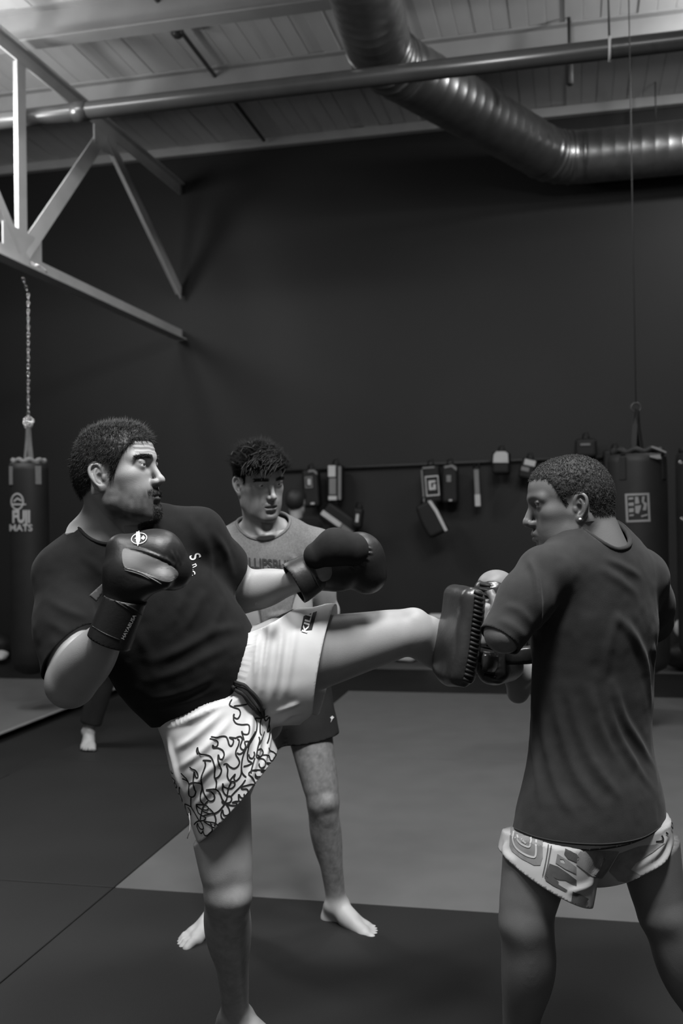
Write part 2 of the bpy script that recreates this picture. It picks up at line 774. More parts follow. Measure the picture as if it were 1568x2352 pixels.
def mat_piece(u0, u1, w0, w1, material, name='mat', z=0.0, lift=0.0):
    bm = bmesh.new()
    g = 0.0022
    c = mat_pt((u0 + u1) / 2, (w0 + w1) / 2, -0.025 + lift)
    add_box(bm, c, ((u1 - u0) / 2 - g, (w1 - w0) / 2 - g, 0.025), basis(MU, MW, (0, 0, 1)), 0.004)
    return bm_obj(name, bm, material, floor)


B1 = 4.52                            # far edge of the grey field
for u0, u1, w0, w1, mm in [
        (0.0, 2.95, 0.0, B1 / 2, m_mat_grey), (2.95, 4.6, 0.0, B1 / 2, m_mat_grey),
        (0.0, 2.95, B1 / 2, B1, m_mat_grey), (2.95, 4.6, B1 / 2, B1, m_mat_grey),
        (4.6, 7.0, 0.0, B1, m_mat_grey),
        (-1.35, 0.0, 0.0, 1.9, m_mat_black), (-1.35, 0.0, 1.9, 3.2, m_mat_black), (-1.35, 0.0, 3.2, B1, m_mat_black),
        (-1.35, 0.0, -2.0, 0.0, m_mat_black), (-3.4, -1.35, -2.0, 0.0, m_mat_black), (-3.4, -1.35, 0.0, 1.55, m_mat_black),
        (0.0, 2.95, -2.0, 0.0, m_mat_black), (2.95, 4.6, -2.0, 0.0, m_mat_black),
        (0.0, 2.95, -4.0, -2.0, m_mat_black), (2.95, 4.6, -4.0, -2.0, m_mat_black), (-1.35, 0.0, -4.0, -2.0, m_mat_black),
        (-1.35, 2.0, B1, B1 + 1.25, m_mat_black), (2.0, 7.0, B1, B1 + 1.25, m_mat_black),
        (-1.35, 2.0, B1 + 1.25, B1 + 2.6, m_mat_grey), (2.0, 7.0, B1 + 1.25, B1 + 2.6, m_mat_grey)]:
    mat_piece(u0, u1, w0, w1, mm)
# the grey mat by the punching bag, turned the other way
q0, q1 = on_floor(-40, 1699), on_floor(168, 1618)
e = nrm(q1 - q0)
f = np.array((-e[1], e[0], 0))
bm = bmesh.new()
add_box(bm, q0 + e * 0.2 + f * 1.5 + np.array((0, 0, 0.004)), (2.2, 1.5, 0.004), basis(e, f, (0, 0, 1)), 0.002)
bm_obj('mat', bm, m_mat_grey, floor)
bm = bmesh.new()
add_box(bm, q0 + e * 0.2 - f * 0.022 + np.array((0, 0, 0.004)), (2.2, 0.020, 0.004), basis(e, f, (0, 0, 1)), 0.002)
bm_obj('mat_edge', bm, m_mat_edge, floor)

# roof: boards, purlins, wall-top trim
bm = bmesh.new()
add_box(bm, hall(0, 6, ZC + 0.12), (11, 7, 0.05), RH)
ceil_o = bm_obj('ceiling', bm, m_roof_gap)
tag(ceil_o, kind='structure')
bm = bmesh.new()
add_box(bm, (0, 0, 0), (0.0697, 3.6, 0.018), None, 0.003)
plank_me = None
for i in range(96):
    t = -6.0 + i * 0.142
    if plank_me is None:
        o = bm_obj('plank', bm, m_roof, ceil_o)
        plank_me = o.data
    else:
        o = bpy.data.objects.new('plank', plank_me)
        COL.objects.link(o)
        o.parent = ceil_o
    p = hall(t, 3.6, ZC + 0.02 + 0.004 * rng.standard_normal())
    o.matrix_world = Matrix.Translation(Vector(p)) @ Matrix(RH.tolist()).to_4x4()

ibeam = [(-.075, -.13), (.075, -.13), (.075, -.115), (.008, -.115), (.008, .115), (.075, .115), (.075, .13), (-.075, .13), (-.075, .115), (-.008, .115), (-.008, -.115), (-.075, -.115)]
for k, s in enumerate((0.06, 1.68, 2.98, 4.3)):
    if k == 0:
        bm = bmesh.new()
        add_bar(bm, hall(-7, s, ZC - 0.05), hall(7, s, ZC - 0.05), 0.08, 0.09)
        tag(bm_obj('trim_1', bm, m_purlin), kind='structure')
    else:
        bm = bmesh.new()
        add_prism(bm, ibeam, hall(-7, s, ZC - 0.13), hall(7, s, ZC - 0.13))
        o = bm_obj('roof_purlin', bm, m_purlin)
        tag(o, ('grey steel roof purlin running beside the long sprinkler pipe', 'grey steel roof purlin crossing above the truss at top left',
                'grey steel roof purlin out past the top edge, nearest the viewer')[k - 1], 'beam', 'roof purlins')

# sprinkler pipe with coupling and hangers, lower than the purlins and in front of the round duct
pz, ps = 4.55, 3.04
sp_ = empty('sprinkler_pipe', Vector(hall(0, ps, pz)), 'long pipe hung crosswise under the roof, passing in front of the round duct', 'pipe')
a, b = hall(-6.5, ps, pz), hall(6.5, ps, pz)
tube('pipe', [lerp(a, b, t) for t in np.linspace(0, 1, 30)], 0.066, m_pipe, sp_, 18)
for t in (-1.28, 3.6):
    c0 = hall(t, ps, pz)
    tube('coupling', [c0 - U * 0.06, c0 - U * 0.055, c0 + U * 0.055, c0 + U * 0.06], [0.066, 0.074, 0.074, 0.066], m_pipe, sp_, 18)
for t in (-2.20, 2.6, 5.0):
    c0 = hall(t, ps, pz)
    ring = [c0 + 0.074 * (math.cos(x) * W + math.sin(x) * np.array((0, 0, 1))) for x in np.linspace(0, 2 * np.pi, 20, endpoint=False)]
    tube('pipe_clamp', ring, 0.010, m_steel, sp_, 6, True)
    tube('hanger_rod', [c0 + (0, 0, 0.075), np.array((c0[0], c0[1], ZC + .01))], 0.008, m_black_iron, sp_, 6)

# conduit under the boards and the drop rod at the right
def roof_pt(px, py, z):
    v = ray(px, py)
    t = (z - HC) / v.z
    return np.array((v.x * t, v.y * t, z))


cq = empty('conduit', Vector(roof_pt(480, 160, ZC - 0.1)), 'thin dark conduit running up the roof boards with a round fitting', 'conduit')
ca, cb = roof_pt(350, -14, ZC - 0.06), roof_pt(606, 322, ZC - 0.06)
tube('conduit_run', [ca + (ca - cb) * 0.4, ca, cb], 0.018, m_black_iron, cq, 8)
cf = roof_pt(407, 66, ZC - 0.06)
tube('fitting', [cf + (0, 0, 0.03), cf + (0, 0, 0.02), cf - (0, 0, 0.05), cf - (0, 0, 0.07)], [0.02, 0.05, 0.05, 0.03], m_black_iron, cq, 14)
tube('conduit_branch', [cf, cf + W * -0.5 + U * 0.03, cf - W * 1.2 + U * 0.1], 0.018, m_black_iron, cq, 8)
r0 = P(1308, 150, 7.9)
dr = empty('drop_rod', Vector(r0), 'dark vertical drop rod hanging beside the round duct at right', 'rod')
tube('rod', [np.array((r0[0], r0[1], ZC)), r0], 0.014, m_black_iron, dr, 8)
tube('rod_end', [r0 + (0, 0, 0.06), r0 + (0, 0, 0.05), r0 - (0, 0, 0.15), r0 - (0, 0, 0.16)], [0.014, 0.03, 0.03, 0.02], m_black_iron, dr, 10)

# round spiral duct: three straight runs and two gored elbows
DS = 1.125
DZ, DR = 1.4 + 3.0 * DS, 0.213 * DS
D1 = 1.175                           # the near run climbs a little, clear of the pipe below it
dj = [np.array((-0.05 * D1, 4.2 * D1, 1.4 + 3.0 * D1)), np.array((0.30 * D1, 6.40 * D1, 1.4 + 3.0 * D1)), np.array((1.83 * DS, 8.27 * DS, DZ))]
dj.append(dj[2] + U * 4.5)
duct = empty('round_duct', Vector(dj[1]), 'big round spiral metal duct bending twice under the roof', 'duct')


def duct_run(name, a, b, parent, rib=0.115):
    L = np.linalg.norm(b - a)
    k = int(L / rib)
    pth, rad = [a], [DR]
    for i in range(k):
        s0 = (i + 0.5) / k
        for d_, r_ in ((-0.012, DR), (-0.005, DR + 0.0016), (0.005, DR + 0.0016), (0.012, DR)):
            pth.append(a + (b - a) * (s0 + d_ / L))
            rad.append(r_)
    pth.append(b)
    rad.append(DR)
    return tube(name, pth, rad, m_duct, parent, 40)


def elbow(p, d0, d1, name, parent, ln=0.24):
    a, b = p - d0 * ln, p + d1 * ln
    cs = [(1 - t) ** 2 * a + 2 * t * (1 - t) * p + t * t * b for t in np.linspace(0, 1, 5)]
    pth, rad = [], []
    for i in range(4):
        for t in (0.0, 0.06, 0.5, 0.94):
            pth.append(lerp(cs[i], cs[i + 1], t))
            rad.append(DR + (0.008 if t == 0.0 else 0.0))
    pth.append(cs[4])
    rad.append(DR + 0.005)
    return tube(name, pth, rad, m_duct, parent, 40)


ds = [nrm(dj[i + 1] - dj[i]) for i in range(3)]
duct_run('duct_section', dj[0], dj[1] - ds[0] * 0.24, duct)
elbow(dj[1], ds[0], ds[1], 'duct_elbow', duct)
duct_run('duct_section', dj[1] + ds[1] * 0.24, dj[2] - ds[1] * 0.24, duct)
elbow(dj[2], ds[1], ds[2], 'duct_elbow', duct)
duct_run('duct_section', dj[2] + ds[2] * 0.24, dj[3], duct)
for q in (dj[0] + ds[0] * 1.2, lerp(dj[1], dj[2], 0.5), dj[2] + U * 0.9):
    ring = [q + (DR + 0.006) * (math.cos(x) * np.cross((0, 0, 1), ds[0]) + math.sin(x) * np.array((0, 0, 1))) for x in np.linspace(0, 2 * np.pi, 24, endpoint=False)]
    tube('duct_hanger', [q + (0, 0, DR), np.array((q[0], q[1], ZC))], 0.006, m_black_iron, duct, 6)

# roof truss running to the back wall
tA = P(52, 588, 7.5)
truss = empty('roof_truss', Vector(tA), 'pale steel roof truss with diagonal struts reaching the back wall', 'truss')
zt = 4.93


def tr(s, z):
    return np.array((tA[0], tA[1], 0)) + W * s + np.array((0, 0, z))


s_end = 3.12
lprof = [(-.060, -.05), (.060, -.05), (.060, -.038), (.008, -.038), (.008, .06), (-.008, .06), (-.008, -.038), (-.060, -.038)]
bm = bmesh.new()
add_prism(bm, lprof, tr(-5, tA[2] - 0.04), tr(s_end, tA[2] - 0.04))
bm_obj('bottom_chord', bm, m_steel, truss)
bm = bmesh.new()
add_prism(bm, [(y, -z) for y, z in lprof[::-1]], tr(-5, zt + 0.04), tr(s_end, zt + 0.04))
bm_obj('top_chord', bm, m_steel, truss)


def strut(a, b, w=0.10, name='strut'):
    bm = bmesh.new()
    add_prism(bm, [(-w / 2, -.006), (-.012, -.006), (-.012, -.055), (.012, -.055), (.012, -.006), (w / 2, -.006), (w / 2, .006), (-w / 2, .006)], a, b, (0.974, -0.227, 0.2))
    return bm_obj(name, bm, m_steel, truss)


strut(tr(0.0, tA[2] + 0.02), tr(0.0, zt), 0.12)
strut(tr(0.03, tA[2] + 0.04), tr(1.36, zt - 0.05), 0.13)
strut(tr(1.42, zt - 0.02), tr(s_end, 3.86), 0.17)
strut(tr(-0.03, tA[2] + 0.04), tr(-1.4, zt), 0.10)
strut(tr(1.36, zt), tr(1.36, zt - 0.2), 0.07)
for s0, z0, hw, hh in ((0.0, tA[2] + 0.06, 0.27, 0.13), (1.4, zt - 0.08, 0.22, 0.10)):
    bm = bmesh.new()
    add_box(bm, tr(s0, z0), (0.007, hw, hh), RH, 0.003)
    bm_obj('gusset_plate', bm, m_steel, truss)


# ---------------------------------------------------------------- people: building blocks
def frame(f, up):
    """head axes from the facing direction and an up hint: columns forward, left, up"""
    f = nrm(f)
    l = nrm(np.cross(up, f))
    return basis(f, l, np.cross(f, l))


def head_field(neck, h=0.0014, nose=1.0, jaw=1.0, lips=1.0, wide=1.0, mouth_open=0.0, eye_open=1.0, brow=1.0, chin=1.0, lid=1.0):
    """a head about the midpoint between the ears: x forward, y left, z up"""
    F = Field((-.135, -.105, -.20), (.15, .105, .15), h)
    F.put(ell((-.012, 0, .048), (.094, .073 * wide, .084)), .02)
    F.put(ell((.030, 0, .052), (.068, .066 * wide, .070)), .02)
    F.put(ell((-.045, 0, .02), (.058, .062 * wide, .062)), .03)
    # face and jaw
    F.put(ell((.040, 0, -.018), (.050, .056 * wide, .070)), .025)
    for s in (1, -1):
        F.put(chain([(.004, .054 * s * wide, -.012), (.012, .051 * s * jaw, -.056), (.045, .036 * s * jaw, -.080), (.073, .016 * s, -.090)],
                    [.018, .017, .017, .017]), .025)
        F.put(ell((.052, .046 * s * wide, .002), (.024, .018, .017)), .025)           # cheekbone
        F.put(ell((.052, .030 * s, -.045), (.030, .026, .034)), .03)                   # cheek
        F.put(cap((.0895, .010 * s, .0405), (.071, .046 * s, .0405), .0110 * brow, .010), .014)   # brow ridge
    F.put(ell((.066, 0, -.055), (.030, .030, .036)), .025)                             # muzzle
    F.put(ell((.0755, 0, -.092), (.019, .021, .0175 * chin)), .016)
    F.put(ell((.055, 0, -.085), (.035, .032, .016)), .02)                              # under the chin
    # eye sockets
    for s in (1, -1):
        F.put(ell((.1010, .034 * s, .0235), (.0170, .0205, .0140)), .014, 's')
        F.put(ell((.0985, .0165 * s, .019), (.0085, .0065, .010)), .012, 's')
    # nose
    F.put(cap((.088, 0, .032), (.1085, 0, -.008), .0075, .0085 * nose), .010)
    F.put(ell((.1115, 0, -.0145), (.0105, .0095 * nose, .0095)), .007)
    F.put(cap((.098, 0, -.026), (.108, 0, -.018), .0055, .0065), .006)
    for s in (1, -1):
        F.put(ell((.0985, .0125 * s * nose, -.0185), (.0115, .0068, .0085)), .006)
        F.put(ell((.1005, .0065 * s * nose, -.0275), (.0055, .0034, .0042)), .003, 's')
    # lids and eyes
    for s in (1, -1):
        c = np.array((.0755, .033 * s, .024))
        F.put(ell(c, np.array((.0140, .0165, .0140)) * lid), .007)
        F.put(ell(c + np.array((.0180, .0010 * s, -.0004)), (.0095, .0165, .0048 * eye_open)), .0022, 's')
        F.put(cap(c + np.array((.0105, -.009 * s, .0085)), c + np.array((.0085, .012 * s, .0080)), .0030, .0030), .004)   # fold over the lid
    # mouth
    mo = mouth_open
    for s in (1, -1):
        F.put(chain([(.0975, .003 * s, -.0435), (.0945, .012 * s, -.0450), (.0835, .025 * s, -.0510)], [.0052 * lips, .0048 * lips, .0040]), .008)
        F.put(chain([(.0945, .000 * s, -.0580 - mo), (.0920, .012 * s, -.0570 - mo), (.0835, .024 * s, -.0520 - mo * .4)], [.0062 * lips, .0054 * lips, .0030]), .006)
        F.put(chain([(.1030, 0, -.0508 - mo * .5), (.0980, .013 * s, -.0511 - mo * .5), (.0895, .0245 * s, -.0518 - mo * .3)], [.0020 + mo * .45, .0020 + mo * .4, .0014]), .003, 's')
    F.put(cap((.104, 0, -.034), (.1035, 0, -.0405), .0020, .0022), .006, 's')           # philtrum
    F.put(cap((.0985, .010, -.0700 - mo), (.0985, -.010, -.0700 - mo), .005, .005), .010, 's')
    # ears
    for s in (1, -1):
        e0 = np.array((-.006, .0735 * s * wide, .004))
        bk, ou, up = nrm((-.90, .42 * s, 0)), nrm((.42, .90 * s, 0)), np.array((-.12, 0, 1.0))

        def E(b, u, o=0.0):
            return e0 + bk * b + up * u + ou * o
        Re = np.stack([bk, ou, nrm(up)], 1)
        F.put(ell(E(.006, .002, .0), (.0175, .0050, .029), Re), .006)
        hx = spline([E(-.008, .006, .000), E(-.006, .020, .003), E(.002, .030, .004), E(.013, .030, .005), E(.021, .020, .006), E(.0215, .004, .006), E(.015, -.012, .004), E(.005, -.024, .002)], 4)
        F.put(chain(hx, [.0033] * len(hx)), .0035)
        F.put(ell(E(.001, -.027, .002), (.0075, .0040, .0085), Re), .005)
        F.put(ell(E(.004, -.004, .0055), (.0088, .0070, .0125), Re), .004, 's')
        F.put(ell(E(.010, .017, .0065), (.0075, .0040, .0080), Re), .004, 's')
        hx = spline([E(.006, .020, .003), E(.0125, .008, .003), E(.010, -.008, .002), E(.004, -.016, .001)], 4)
        F.put(chain(hx, [.0027] * len(hx)), .003)
        F.put(ell(E(-.0075, -.003, .003), (.0050, .0042, .0075), Re), .004)
    for pr in neck:
        F.put(pr, .022)
    return F


def strands(V, N, pts, tri_n, dirs, length, width, curl=0.25, seed=1):
    """thin tapering hairs rooted at pts"""
    r = np.random.default_rng(seed)
    n = len(pts)
    L = (length(pts) if callable(length) else length) * (0.65 + 0.7 * r.random(n))
    d = dirs + curl * r.standard_normal((n, 3))
    d /= np.linalg.norm(d, axis=1)[:, None]
    side = np.cross(d, r.standard_normal((n, 3)))
    side /= np.linalg.norm(side, axis=1)[:, None]
    s2 = np.cross(d, side)
    bend = r.standard_normal((n, 3)) * 0.22
    mid = pts + d * (L * 0.5)[:, None]
    tip = pts + (d + bend * 0.9) * L[:, None]
    w = width * (0.7 + 0.6 * r.random(n))[:, None]
    rings = []
    for c, k in ((pts, 1.0), (mid, 0.8)):
        for a in (0, 2.094, 4.189):
            rings.append(c + (math.cos(a) * side + math.sin(a) * s2) * w * k)
    Vx = np.concatenate(rings + [tip])
    i = np.arange(n)
    F = []
    for a in range(3):
        b = (a + 1) % 3
        F.append(np.stack([i + a * n, i + b * n, i + (3 + b) * n, i + (3 + a) * n], 1))
        F.append(np.stack([i + (3 + a) * n, i + (3 + b) * n, i + 6 * n, i + 6 * n], 1))
    return Vx, np.concatenate(F)


def quads_to_obj(name, V, Q, material, parent, tint=None):
    return np_obj(name, V, Q, material, parent, tint)


def scatter(V, Q, w, n, seed=3):
    """n random points on the quads, weighted by per-vertex w; returns face indices and points"""
    r = np.random.default_rng(seed)
    a, b, c, d = (V[Q[:, i]] for i in range(4))
    A = np.linalg.norm(np.cross(c - a, d - b), axis=1) * w[Q].mean(1)
    f = r.choice(len(Q), n, p=A / A.sum())
    u, v = r.random(n)[:, None], r.random(n)[:, None]
    return f, a[f] * (1 - u) * (1 - v) + b[f] * u * (1 - v) + c[f] * u * v + d[f] * (1 - u) * v


HAIR_X = [-.11, -.085, -.06, -.035, -.022, -.018, .006, .012, .024, .034, .046, .06, .075, .11]


def hair_mask(L, line, soft=0.006):
    """0..1 inside the hair; line = hairline heights over HAIR_X"""
    z = np.interp(L[:, 0], HAIR_X, line)
    m = np.clip((L[:, 2] - z) / soft + 0.5, 0, 1)
    ear = (np.abs(L[:, 1]) > .066) & (np.abs(L[:, 0] + .010 - .1 * L[:, 2]) < .025) & (L[:, 2] < .037) & (L[:, 2] > -.040)
    return np.where(ear, 0, m)


def skin_tint(L, stubble=0.0, goatee=0.0, brow=0.5, lip=0.75, seed=0):
    """natural colour differences of a face: lips, brows, shaven beard"""
    t = np.ones(len(L))
    x, y, z = L[:, 0], np.abs(L[:, 1]), L[:, 2]
    nz = 0.5 + 0.5 * vnoise(L, 90, 5 + seed)
    if stubble:
        zl = np.interp(x, [-.03, -.012, .010, .022, .040, .055, .075, .1], [-.05, .0, .014, .0, -.014, -.027, -.034, -.028])
        zone = 1 / (1 + np.exp(-np.clip((zl - z) / .009, -20, 20))) / (1 + np.exp(-np.clip((x + .006) / .006, -20, 20)))
        zone *= np.clip((.125 + z) / .03, 0.3, 1)
        t *= 1 - stubble * np.clip(zone * (0.75 + .35 * nz), 0, 1)
    if goatee:
        mst = np.exp(-((z + .037 + .18 * y) / .0065) ** 2) * (x > .075) * (y < .034)
        gt = np.clip((-.066 - z) / .008, 0, 1) * np.clip((.024 - y) / .008, 0, 1) * (x > .05)
        t *= 1 - goatee * np.clip(np.maximum(mst, gt), 0, 1)
    zb = .0440 - 6.0 * (y - .03) ** 2
    bm_ = np.exp(-((z - zb) / .0050) ** 2) * np.clip((y - .009) / .006, 0, 1) * np.clip((.058 - y) / .014, 0, 1) * (x > .05)
    t *= 1 - brow * bm_
    lp = np.exp(-((z + .051) / .0085) ** 4) * np.clip((.025 - y) / .004, 0, 1) * (x > .083)
    t *= 1 - (1 - lip) * lp
    return t


m_eye = mat('eye', 0.55, 0.12, 0.5, attr=True)


def add_eyes(T, O, R, parent, look=(0.9, 0, 0), r=.0135):
    for s in (1, -1):
        c = np.array((.0755, .033 * s, .024))
        F = Field(c - .016, c + .016, .0012)
        F.put(ell(c, r), .001)
        V, Q = F.mesh()
        n = (V - c) / r
        dl = nrm(look)
        a = n @ dl
        tint = np.where(a > .90, .10, np.where(a > .87, .35, 1.0)) * np.where(a > .975, .2, 1)
        np_obj('eye', V @ R.T + O, Q, m_eye, parent, tint)


def place(V, O, R):
    return V @ R.T + O


def to_local(p, O, R):
    return (np.asarray(p) - O) @ R


def limb(F, a, b, ra, rb, k=.02):
    F.put(cap(a, b, ra, rb), k)


def leg(F, hip, knee, ankle, face, s=1.0, bulk=1.0):
    hip, knee, ankle = (np.asarray(v, float) for v in (hip, knee, ankle))
    ax = nrm(knee - hip)
    sh = nrm(ankle - knee)
    f1 = nrm(face - ax * (face @ ax))
    f2 = nrm(face - sh * (face @ sh))
    l1 = np.cross(ax, f1)
    b = bulk
    F.put(cap(hip, knee, .088 * s * b, .052 * s), .03)
    F.put(cap(lerp(hip, knee, .12) + f1 * .022 * s, lerp(hip, knee, .82) + f1 * .010 * s, .070 * s * b, .045 * s), .03)
    F.put(cap(lerp(hip, knee, .45) + l1 * .022 * s, lerp(hip, knee, .88) + l1 * .020 * s + f1 * .012 * s, .046 * s * b, .034 * s), .02)
    F.put(cap(lerp(hip, knee, .40) - l1 * .022 * s, lerp(hip, knee, .90) - l1 * .020 * s + f1 * .012 * s, .046 * s * b, .034 * s), .02)
    F.put(cap(lerp(hip, knee, .15) - f1 * .022 * s, lerp(hip, knee, .85) - f1 * .006 * s, .066 * s * b, .040 * s), .03)
    F.put(ell(knee, .050 * s), .02)
    F.put(ell(knee + f1 * .022 * s + f2 * .014 * s, (.026 * s), None), .016)
    F.put(ell(knee + sh * .050 * s + f2 * .028 * s, .018 * s), .018)
    L = np.linalg.norm(ankle - knee)
    F.put(cap(knee, ankle, .046 * s, .030 * s), .02)
    l2 = np.cross(sh, f2)
    R = np.stack([sh, l2, f2], 1)
    for q in (1, -1):
        F.put(ell(knee + sh * L * (.27 if q > 0 else .30) - f2 * .020 * s + l2 * q * .018 * s, (.115 * s, .036 * s * b, .040 * s * b), R), .025)
    F.put(cap(knee + sh * L * .45 - f2 * .016 * s, ankle - f2 * .022 * s, .030 * s, .013 * s), .03)
    F.put(cap(knee + sh * L * .12 + f2 * .016 * s, ankle + f2 * .008 * s, .030 * s, .020 * s), .025)
    F.put(cap(ankle + l2 * .026 * s, ankle - l2 * .026 * s, .016 * s, .016 * s), .014)


def foot(F, ankle, toe, up, inner, s=1.0, splay=1.0):
    """toe = pointing direction, inner = direction of the big-toe side"""
    up = nrm(up)
    toe = nrm(toe - up * (toe @ up))
    sd = nrm(inner - up * (inner @ up) - toe * (inner @ toe))
    A = np.asarray(ankle, float)

    def q(f, i, u):
        return A + (toe * f + sd * i - up * u) * s
    F.put(cap(q(-.038, 0, .052), q(-.030, 0, .020), .028 * s, .026 * s), .02)
    F.put(cap(q(0, 0, 0), q(.07, .006, .034), .036 * s, .028 * s), .025)
    F.put(cap(q(-.03, -.004, .056), q(.10, -.024, .062), .024 * s, .020 * s), .02)
    F.put(cap(q(.05, .008, .034), q(.135, .022, .060), .030 * s, .021 * s), .02)
    F.put(cap(q(.05, -.008, .042), q(.115, -.020, .062), .026 * s, .017 * s), .02)
    F.put(cap(q(.138, .026, .062), q(.112, -.034, .066), .020 * s, .014 * s), .015)
    tl = [(.142, .030, .192, .034, .0150), (.146, .008, .192, .008, .0102), (.138, -.008, .182, -.012, .0095), (.128, -.022, .168, -.028, .0090), (.114, -.034, .150, -.042, .0092)]
    for f0, i0, f1, i1, r in tl:
        F.put(chain([q(f0, i0, .060), q(lerp(f0, f1, .55), lerp(i0, i1, .55), .062), q(f1, i1 * splay, .074 - (.002 if r > .012 else 0))],
                    [r * s, r * .95 * s, r * .92 * s]), .005)


def arm(F, sh, el, wr, up=(0, 0, 1), s=1.0):
    sh, el, wr = (np.asarray(v, float) for v in (sh, el, wr))
    a1, a2 = nrm(el - sh), nrm(wr - el)
    inn = a2 - a1 * (a2 @ a1)
    inn = nrm(inn) if np.linalg.norm(inn) > .05 else nrm(np.cross(a1, up))
    F.put(ell(lerp(sh, el, .08), .062 * s), .03)
    F.put(cap(sh, el, .050 * s, .040 * s), .02)
    R = np.stack([a1, inn, np.cross(a1, inn)], 1)
    F.put(ell(lerp(sh, el, .58) + inn * .018 * s, (.095 * s, .036 * s, .040 * s), R), .02)
    F.put(ell(lerp(sh, el, .48) - inn * .020 * s, (.105 * s, .036 * s, .042 * s), R), .02)
    F.put(cap(el, wr, .041 * s, .027 * s), .02)
    out = -inn
    R2 = np.stack([a2, nrm(inn - a2 * (inn @ a2)), np.cross(a2, nrm(inn - a2 * (inn @ a2)))], 1)
    F.put(ell(lerp(el, wr, .27), (.095 * s, .042 * s, .047 * s), R2), .02)
    F.put(ell(el - inn * .008 * s, .040 * s), .02)


def hand(F, wr, d, thumb, palm, curl=0.4, s=1.0):
    """d = pointing direction, thumb = thumb side, palm = direction the palm faces"""
    d, thumb = nrm(d), nrm(thumb)
    palm = nrm(palm - d * (palm @ d))
    thumb = nrm(thumb - d * (thumb @ d) - palm * (thumb @ palm))
    W0 = np.asarray(wr, float)
    Rh = np.stack([d, thumb, palm], 1)
    F.put(cap(W0, W0 + d * .03 * s, .024 * s, .026 * s, palm, .7), .012)
    F.put(rbox(W0 + d * .052 * s, np.array((.046, .041, .0145)) * s, .014 * s, Rh), .012)
    for i, (o, l) in enumerate(((.029, .078), (.010, .088), (-.010, .082), (-.028, .064))):
        p = W0 + (d * (.094 - .004 * abs(i - 1)) + thumb * o) * s
        ang = curl * .6
        pts, rad = [p - d * .02 * s, p], [.0098 * s, .0095 * s]
        for k, fr in enumerate((.46, .30, .24)):
            dd = d * math.cos(ang) + palm * math.sin(ang)
            p = p + dd * l * fr * s
            pts.append(p)
            rad.append((.0088 - .0007 * k) * s)
            ang += curl * .9
        F.put(chain(pts, rad), .004)
    p = W0 + (d * .022 + thumb * .030) * s
    t1 = nrm(d * .62 + thumb * .66 + palm * .35)
    t2 = nrm(d * .86 + thumb * .30 + palm * .40)
    F.put(chain([p - thumb * .012 * s, p + t1 * .036 * s, p + (t1 * .036 + t2 * .030) * s, p + (t1 * .036 + t2 * .056) * s], [.0150 * s, .0118 * s, .0105 * s, .0088 * s]), .006)


def bounds(pts, pad):
    p = np.array(pts)
    return p.min(0) - pad, p.max(0) + pad


def fuse_head(Vb, Qb, Vh, Qh, p, n):
    """cut body and head on the same plane through the neck and stitch the two rims together"""
    n = nrm(n)
    Vb, Qb = clip(Vb, Qb, plane_cut(p, n, p, .5))
    Vh, Qh = clip(Vh, Qh, plane_cut(p, -n))
    return Vb, Qb, Vh, Qh


def merge(*parts):
    V = np.concatenate([p[0] for p in parts])
    o, Qs = 0, []
    for p in parts:
        Qs.append(p[1] + o)
        o += len(p[0])
    return V, np.concatenate(Qs)


def stitch(o):
    """bridge the open rims at the neck so that the body is one continuous skin"""
    bm = bmesh.new()
    bm.from_mesh(o.data)
    es = [e for e in bm.edges if e.is_boundary]
    try:
        bmesh.ops.bridge_loops(bm, edges=es)
    except Exception:
        pass
    bm.to_mesh(o.data)
    bm.free()
    o.data.polygons.foreach_set('use_smooth', np.ones(len(o.data.polygons), bool))


def smooth_normals(V, Q, it=6):
    N = vnormals(V, Q)
    for _ in range(it):
        N = relax(N, Q, 1, .7)
        N /= np.linalg.norm(N, axis=1)[:, None] + 1e-9
    return N


def cloth(name, V, Q, material, parent, t=.003):
    """cloth of real thickness: outer skin, inner skin and a rim"""
    N = smooth_normals(V, Q)
    E = np.concatenate([Q[:, [0, 1]], Q[:, [1, 2]], Q[:, [2, 3]], Q[:, [3, 0]]])
    E = E[E[:, 0] != E[:, 1]]
    k = np.sort(E, 1)
    key = k[:, 0].astype(np.int64) * len(V) + k[:, 1]
    u, idx, cnt = np.unique(key, return_index=True, return_counts=True)
    B = E[idx[cnt == 1]]
    n = len(V)
    tri = Q[:, 2] == Q[:, 3]
    Qi = Q[:, ::-1].copy()
    Qi[tri] = Q[tri][:, [2, 1, 0, 0]]
    R = np.stack([B[:, 1], B[:, 0], B[:, 0] + n, B[:, 1] + n], 1)
    return np_obj(name, np.concatenate([V, V - N * t]), np.concatenate([Q, Qi + n, R]), material, parent)


def solidify(o, t=0.003):
    md = o.modifiers.new('thickness', 'SOLIDIFY')
    md.thickness = t
    md.offset = -1
    return o


def sample(F, X):
    """field value and gradient at points"""
    q = (X - F.lo) / F.h
    i = np.floor(q).astype(int)
    ok = np.all((i >= 0) & (i < F.n - 1), axis=1)
    i = np.clip(i, 0, F.n - 2)
    f = q - i
    v = np.zeros(len(X))
    g = np.zeros((len(X), 3))
    for dx in (0, 1):
        for dy in (0, 1):
            for dz in (0, 1):
                c = F.D[i[:, 0] + dx, i[:, 1] + dy, i[:, 2] + dz]
                wx, wy, wz = (f[:, 0] if dx else 1 - f[:, 0]), (f[:, 1] if dy else 1 - f[:, 1]), (f[:, 2] if dz else 1 - f[:, 2])
                v += c * wx * wy * wz
                g[:, 0] += (1 if dx else -1) * c * wy * wz / F.h
                g[:, 1] += (1 if dy else -1) * c * wx * wz / F.h
                g[:, 2] += (1 if dz else -1) * c * wx * wy / F.h
    return np.where(ok, v, 1.0), g


